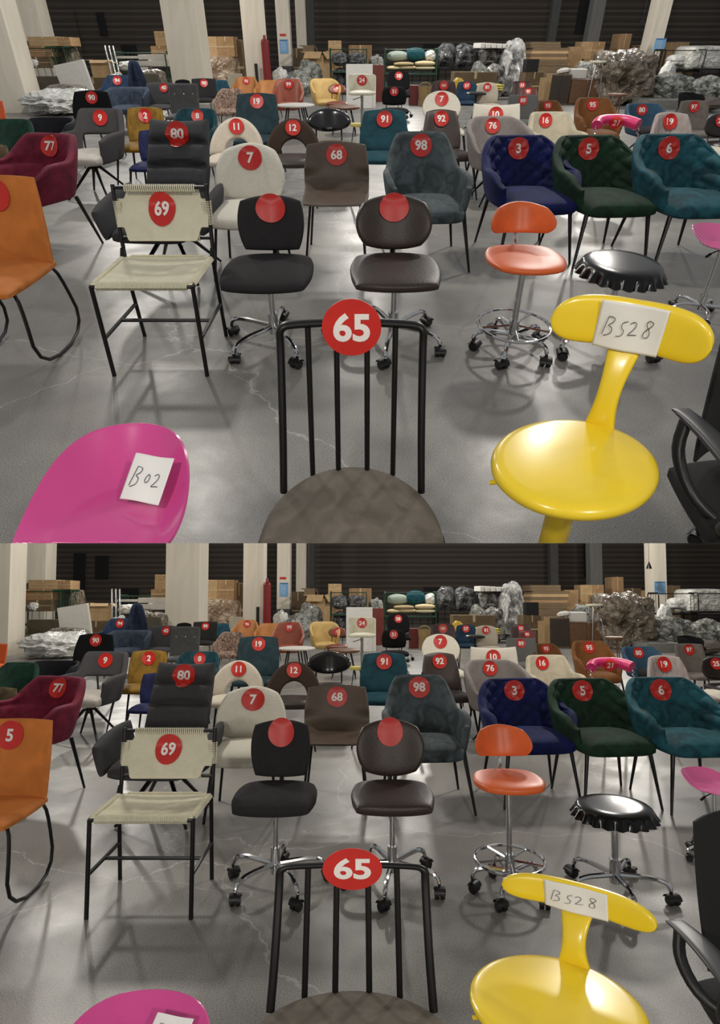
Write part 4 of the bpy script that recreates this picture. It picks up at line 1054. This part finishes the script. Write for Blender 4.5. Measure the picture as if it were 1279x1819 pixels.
# flattened cardboard stack (each sheet bundle a slab)
fc = 'flattened cardboard bundles'
for i in range(9):
    y1 = 122-i*5.3; dx = random.Random(i).uniform(-3, 3)
    goods(slab('flattened_cardboard', (CARD, CARD3, CARD2)[i % 3] if i % 2 else CARD3, .02), 944+dx, y1-5.3, (1010 if i < 7 else 998)+dx, y1 if i else None, 22, 1.2, ('lowest', 'second lowest', 'third lowest', 'fourth lowest', 'middle', 'fourth highest', 'third highest', 'second highest', 'topmost')[i]+' flat cardboard bundle in the tall stack behind the planks', 'cardboard', fc)
goods(slab('flattened_cardboard', CARD, .02), 1002, 83, 1028, None, 22.6, .2, 'upright flattened carton right of the tall cardboard stack', 'cardboard', fc)
cb(1031, 74, 1052, 105, 23.5, 'tall narrow carton left of a pair beside the cardboard stack', CARD2)
cb(1052, 74, 1073, 105, 23.5, 'tall narrow carton right of a pair beside the cardboard stack', CARD)
cb(1029, 105, 1054, None, 23.5, 'carton under the narrow pair', CARD)
cb(1054, 92, 1090, None, 23, 'pale low carton before the narrow pair', CARD2)
cb(1088, 60, 1109, None, 24, 'upright tall carton behind the wrapped bundle', CARD)
cb(1110, 80, 1140, None, 24.5, 'carton behind the top of the wrapped bundle', CARD3)
cb(1182, 75, 1210, None, 24, 'square carton right of the notice column', CARD2)
cb(1208, 82, 1228, None, 24.5, 'carton left of the white wrapped block', CARD3)
goods(slab('black_box', mat('black_box', (14, 14, 14), .5), .01), 935, 105, 957, 128, 18.6, .4, 'black open crate before the cardboard stack', 'crate')
cb(930, 128, 962, None, 18.6, 'carton under the black crate', CARD3)
for i, (x0, x1, y0) in enumerate([(957, 967, 138), (968, 977, 131)]):
    goods(slab('wooden_plank', PALEW, .02), x0, y0, x1, None, 15.8+i*.2, .06, ['shorter', 'taller'][i]+' pale wooden plank standing behind the mid grey chair', 'plank', 'upright wooden planks')
def cabinet(m, m2):
    root = empty('cabinet'); mb = MB(); rbox(mb, (0, 0, .5), (1, 1, 1), .01, seg=1); mb.build('body', m, root)
    for s in (-1, 1): mb = MB(); rbox(mb, (s*.245, -.505, .5), (.47, .03, .9), .004, seg=1); mb.build('door', m2, root)
    return root
goods(cabinet(CARD3, mat('dark_brown_panel', (62, 52, 44), .5)), 976, 132, 1012, None, 17, .7, 'dark cabinet right of the wooden planks', 'cabinet', 'cabinets behind the chairs')
goods(cabinet(WOOD, mat('brown_panel', (112, 80, 54), .5)), 1012, 141, 1072, None, 17, .7, 'brown low cabinet left of the wrapped bundle', 'cabinet', 'cabinets behind the chairs')
goods(slab('white_roll', FOAM, .1), 1010, 122, 1045, 141, 17.2, .4, 'folded white padding lying on the brown cabinet', 'padding', yaw=0)
goods(slab('foam_roll', FOAM, .3), 994, 121, 1016, 131, 17.1, .3, 'white roll lying on the dark cabinet', 'roll', tilt=-8)
at_anchor(legstool(mat('cream_top', (220, 216, 196), .5), 1.0, .2, CHROME, 'bar_stool', T=.05), 1062, 108, (0, 0, 1.0), 0, 'cream topped high stool beside the wrapped bundle', 'stool', w=30, W=.4, group='stools among the sample chairs')
goods(blob('wrapped_bundle', BAGB, .30, 3.0, 5, 6, .15), 1064, 84, 1180, None, 16.5, 1.6, 'large brown bundle wrapped in shiny plastic, right of centre', 'bundle', 'wrapped bundles at the back')
goods(cart(BLACK, 'wire_cart', decks=(.1, .55), bars=5), 1172, 88, 1240, None, 20, .9, 'black cart with bags right of the wrapped bundle', 'cart', 'wheeled carts at the back')
goods(blob('plastic_bag', BAGW, .2, 3, 2.4, 4), 1172, 108, 1202, None, 18.5, .5, 'white bag beside the large wrapped bundle', 'bag')
goods(blob('plastic_bag', BAGW, .2, 3, 3, 4), 1192, 96, 1226, 118, 20.2, .5, 'white bags lying on the black cart', 'bag')
goods(blob('wrapped_block', plastic_wrap('white_wrap', (190, 190, 182), (226, 226, 218), .35, 6, .5), .05, 2, 7, 5), 1224, 80, 1296, 126, 20, 1.2, 'big white wrapped block on the cart at the right edge', 'bundle', 'wrapped bundles at the back')
goods(cart(BLACK, 'wire_cart', decks=(.1, .6), bars=5), 1243, 88, 1310, None, 19.5, 1.1, 'black cart under the big white wrapped block', 'cart', 'wheeled carts at the back')
goods(blob('wrapped_bundle', BAGS, .22, 3.2, 2.4, 6), 1160, 128, 1250, None, 16.5, 1.2, 'silver grey bundled sheets right of the large brown bundle', 'bundle', 'wrapped bundles at the back')
goods(blob('wrapped_bundle', BAGS, .22, 3.2, 2.4, 6), 1251, 134, 1312, None, 16, 1.2, 'silver grey bundled sheets at the right edge', 'bundle', 'wrapped bundles at the back')
goods(blob('cloth_heap', fabric('beige_grey_cloth', (120, 110, 104)), .2, 2, 2.2, 5), 1225, 172, 1300, None, 14.5, 1, 'beige grey cloth heap at the right edge', 'cloth')
goods(blob('plastic_bag', BAGW, .25, 3, 2.4, 5), 190, 128, 222, None, 16.9, .5, 'white plastic bag at the foot of the chrome tubes', 'bag')
goods(blob('wrapped_bundle', BAGS, .25, 3, 3, 5), 652, 96, 686, None, 21.5, .7, 'grey wrapped bundle left of the pillow cart', 'bundle', 'wrapped bundles at the back')
goods(blob('wrapped_bundle', BAGG, .25, 3, 3, 5), 860, 112, 900, None, 18.9, .6, 'grey wrapped bundle below the dark wire cart', 'bundle', 'wrapped bundles at the back')
goods(blob('wrapped_bundle', BAGS, .25, 3, 3, 5), 1018, 108, 1062, None, 19.5, .7, 'silver wrapped bundle above the brown cabinet', 'bundle', 'wrapped bundles at the back')
goods(blob('wrapped_bundle', BAGB, .2, 3, 4, 5), 240, 122, 294, None, 16.2, .5, 'brown wrapped bundle before the green cart and big column', 'bundle', 'wrapped bundles at the back')
cb(446, 96, 466, None, 22.5, 'brown carton behind the scuffed column', CARD)
cb(1140, 84, 1160, None, 24.5, 'carton left of the notice column behind the wrapped bundle', CARD2)
goods(slab('ground_sheet', mat('grey_sheet', (128, 128, 122), .7), .0), 1150, 178, 1215, None, 15.6, .9, 'grey low pallet before the silver grey bundle', 'pallet')

# ------------------------------------------------------------------ the halls
def floor_mat():
    m = bpy.data.materials.new('polished_concrete'); m.use_nodes = True
    nt = m.node_tree; N = nt.nodes; L = nt.links; b = N['Principled BSDF']
    tc = N.new('ShaderNodeTexCoord')
    def noise_(sc, det, lo, hi, c0, c1):
        n = N.new('ShaderNodeTexNoise'); n.inputs['Scale'].default_value = sc; n.inputs['Detail'].default_value = det
        L.new(tc.outputs['Object'], n.inputs['Vector'])
        r = N.new('ShaderNodeValToRGB'); r.color_ramp.elements[0].position = lo; r.color_ramp.elements[1].position = hi
        r.color_ramp.elements[0].color = (*c0, 1); r.color_ramp.elements[1].color = (*c1, 1)
        L.new(n.outputs['Fac'], r.inputs['Fac']); return r, n
    def mixm(a, b_, mode='MULTIPLY', f=1):
        x = N.new('ShaderNodeMix'); x.data_type = 'RGBA'; x.blend_type = mode; x.inputs['Factor'].default_value = f
        L.new(a, x.inputs['A']); L.new(b_, x.inputs['B']); return x.outputs['Result']
    base, _ = noise_(1.1, 5, .3, .7, lin((122, 120, 117)), lin((152, 149, 143)))
    sp, _ = noise_(190, 2, .40, .62, (.62,)*3, (1.22,)*3)
    sp2, _ = noise_(420, 1, .60, .70, (1,)*3, (1.7,)*3)
    pit, _ = noise_(75, 2, .70, .74, (1,)*3, (.35,)*3)
    col = mixm(mixm(mixm(base.outputs['Color'], sp.outputs['Color']), sp2.outputs['Color']), pit.outputs['Color'])
    # hairline cracks
    nd = N.new('ShaderNodeTexNoise'); nd.inputs['Scale'].default_value = 2.2; nd.inputs['Detail'].default_value = 5
    L.new(tc.outputs['Object'], nd.inputs['Vector'])
    ad = N.new('ShaderNodeMix'); ad.data_type = 'RGBA'; ad.blend_type = 'LINEAR_LIGHT'; ad.inputs['Factor'].default_value = .35
    L.new(tc.outputs['Object'], ad.inputs['A']); L.new(nd.outputs['Color'], ad.inputs['B'])
    vo = N.new('ShaderNodeTexVoronoi'); vo.feature = 'DISTANCE_TO_EDGE'; vo.inputs['Scale'].default_value = .42
    L.new(ad.outputs['Result'], vo.inputs['Vector'])
    cr = N.new('ShaderNodeValToRGB'); cr.color_ramp.elements[0].position = 0; cr.color_ramp.elements[1].position = .003
    cr.color_ramp.elements[0].color = (.5,)*3+(1,); cr.color_ramp.elements[1].color = (0, 0, 0, 1)
    L.new(vo.outputs['Distance'], cr.inputs['Fac'])
    x = N.new('ShaderNodeMix'); x.data_type = 'RGBA'; x.blend_type = 'ADD'; x.inputs['Factor'].default_value = .35
    L.new(col, x.inputs['A']); L.new(cr.outputs['Color'], x.inputs['B'])
    L.new(x.outputs['Result'], b.inputs['Base Color'])
    rr, _ = noise_(2.5, 5, .3, .7, (.30,)*3, (.46,)*3); L.new(rr.outputs['Color'], b.inputs['Roughness'])
    n2 = N.new('ShaderNodeTexNoise'); n2.inputs['Scale'].default_value = 5; n2.inputs['Detail'].default_value = 3; L.new(tc.outputs['Object'], n2.inputs['Vector'])
    bp = N.new('ShaderNodeBump'); bp.inputs['Strength'].default_value = .12; bp.inputs['Distance'].default_value = .02
    L.new(n2.outputs['Fac'], bp.inputs['Height']); L.new(bp.outputs['Normal'], b.inputs['Normal'])
    b.inputs['Specular IOR Level'].default_value = .45
    return m
FLM = floor_mat()
def wall_mat():
    m = bpy.data.materials.new('shade_toned_corrugated_wall'); m.use_nodes = True
    nt = m.node_tree; N = nt.nodes; L = nt.links; b = N['Principled BSDF']
    tc = N.new('ShaderNodeTexCoord'); w = N.new('ShaderNodeTexWave'); w.bands_direction = 'Z'; w.inputs['Scale'].default_value = 1.1; w.inputs['Distortion'].default_value = .4; w.inputs['Detail'].default_value = 1
    L.new(tc.outputs['Object'], w.inputs['Vector'])
    r = N.new('ShaderNodeValToRGB'); r.color_ramp.elements[0].position = .55; r.color_ramp.elements[1].position = .75
    r.color_ramp.elements[0].color = (*lin((64, 58, 53)), 1); r.color_ramp.elements[1].color = (*lin((84, 76, 69)), 1)  # dark tones paint in the lack of light on the far wall
    L.new(w.outputs['Fac'], r.inputs['Fac']); L.new(r.outputs['Color'], b.inputs['Base Color']); b.inputs['Roughness'].default_value = .9
    return m
WLM = wall_mat()
dkm = mat('dark_wall_panel', (12, 12, 12), .8)
for h in (UP, LO):
    sx = lambda v: v
    # floor
    yend = h.Dmap(34)
    if h is UP:
        _, f1, c_ = h.ray(639, 965); near = f1*h.h*h.g/c_
        back = .35
    else: near, back = -1.6, 0
    X = 30
    ny = 2
    vs = [(-X, near, 0), (X, near, 0), (X, yend, 0), (-X, yend, 0), (-X, near+back, -.08), (X, near+back, -.08), (X, yend, -.08), (-X, yend, -.08)]
    fs = [(0, 1, 2, 3), (7, 6, 5, 4), (0, 4, 5, 1), (1, 5, 6, 2), (2, 6, 7, 3), (3, 7, 4, 0)]
    o = MB().add(vs, fs).build('floor', FLM, smooth=False); o.matrix_world = h.M.copy(); o['kind'] = 'structure'
    Db = h.Dmap(31)
    Hh = 5.6*h.s*h.g
    mb = MB(); rbox(mb, (0, Db+.15, Hh/2), (56, .3, Hh), 0)
    # ribs and dark panels of the shade-toned wall
    for i in range(int(Hh/.2)): rbox(mb, (0, Db-.012, .2+i*.2), (56, .025, .014), 0)
    o = mb.build('wall_back', WLM, smooth=False); o.matrix_world = h.M.copy(); o['kind'] = 'structure'
    for i, (x0, y0, x1, y1) in enumerate([(214, 80, 246, 108), (170, 22, 192, 64), (132, 18, 150, 96), (752, 78, 800, 96), (1036, -30, 1046, 60)]):
        a, b_ = h.at(x0, y0, Db-.06), h.at(x1, y1, Db-.06)
        mb = MB(); rbox(mb, ((a.x+b_.x)/2, Db-.07, (a.z+b_.z)/2), (b_.x-a.x, .05, abs(a.z-b_.z)), 0)  # near-black panel set in front of the wall face
        o = mb.build('trim_%d' % (i+1), dkm, smooth=False); o.matrix_world = h.M.copy(); o['kind'] = 'structure'

# ------------------------------------------------------------------ put everything in both halls
PLACES = {'upper': 'in the upper scene', 'lower': 'in the lower scene'}
copies = []
for root, cat, label, group, fn, clip in ITEMS:
    c = copy_tree(root)
    copies.append((c, cat, label, group, fn, clip))
def settle(lst, h):
    for root, cat, label, group, fn, clip in lst:
        root.matrix_world = h.M @ fn(h)
        if root.get('kind') == 'structure': continue
        words = label.split()
        suf = ('upper scene' if h is UP else 'lower scene')
        root['label'] = label+', '+suf
        if len((label+' '+suf).split()) > 16: print('LONG', label)
        root['category'] = cat
        if group: root['group'] = group
settle(copies, LO)
settle(ITEMS, UP)
bpy.context.view_layer.update()

# the upper hall ends at the line where the lower one comes into view: trim what reaches past it
cam_o = CAM.translation
d1 = CAM.to_3x3() @ Vector((-1, (PY-964.8)/F, -1)); d2 = CAM.to_3x3() @ Vector((1, (PY-964.8)/F, -1))
pn = d1.cross(d2).normalized()
if (UP.M @ Vector((0, 5, 5))-cam_o).dot(pn) < 0: pn = -pn            # keep the side of the upper hall
def trim(o):
    for c in list(o.children): trim(c)
    if o.type != 'MESH': return
    Mw = o.matrix_world
    ds = [(Mw @ v.co-cam_o).dot(pn) for v in o.data.vertices]
    if min(ds) > 0: return
    if max(ds) < 0:
        if not o.children: bpy.data.objects.remove(o)
        return
    me = o.data.copy(); bm = bmesh.new(); bm.from_mesh(me)
    Mi = Mw.inverted()
    co = Mi @ cam_o; no = (Mw.to_3x3().transposed() @ pn).normalized()
    r = bmesh.ops.bisect_plane(bm, geom=list(bm.verts)+list(bm.edges)+list(bm.faces), plane_co=co, plane_no=no, clear_inner=True)
    ed = [e for e in r['geom_cut'] if isinstance(e, bmesh.types.BMEdge)]
    bmesh.ops.holes_fill(bm, edges=[e for e in bm.edges if e.is_boundary], sides=0)
    bm.to_mesh(me); bm.free(); o.data = me
for it in ITEMS: 
    if it[0].get('kind') != 'structure': trim(it[0])
for o in [o for o in bpy.data.objects if o.type == 'EMPTY' and not o.children]: bpy.data.objects.remove(o)

# ------------------------------------------------------------------ lamps
def lampo(h, x, D, z, power, rad=.18, col=(1, .95, .87), spot=None):
    l = bpy.data.lights.new('ceiling_and_fill_light', 'POINT'); l.energy = power; l.shadow_soft_size = rad; l.color = col  # overhead lamps, plus the fill added behind the camera
    o = bpy.data.objects.new('ceiling_and_fill_light', l); C.objects.link(o)
    o.matrix_world = h.M @ Matrix.Translation((x, h.Dmap(D) if D > 0 else D, z))
for h in (UP, LO):
    f = h.g
    for x, D, z, p in LAMPS[h.name]:
        lampo(h, x, D, z, p)
w = bpy.data.worlds.new('w'); bpy.context.scene.world = w; w.use_nodes = True
w.node_tree.nodes['Background'].inputs[0].default_value = (.95, .97, 1, 1); w.node_tree.nodes['Background'].inputs[1].default_value = .17

# ------------------------------------------------------------------ camera
cam = bpy.data.cameras.new('camera'); co = bpy.data.objects.new('camera', cam); C.objects.link(co)
co.matrix_world = CAM; cam.sensor_fit = 'VERTICAL'; cam.sensor_height = 36; cam.lens = F/H_IMG*36
cam.shift_y = (PY-H_IMG/2)/H_IMG; cam.clip_start = .02; cam.clip_end = 200
sc = bpy.context.scene; sc.camera = co
sc.view_settings.view_transform = 'Standard'; sc.view_settings.look = 'None'; sc.view_settings.gamma = 1; sc.view_settings.exposure = .75
sc.view_settings.use_curve_mapping = False
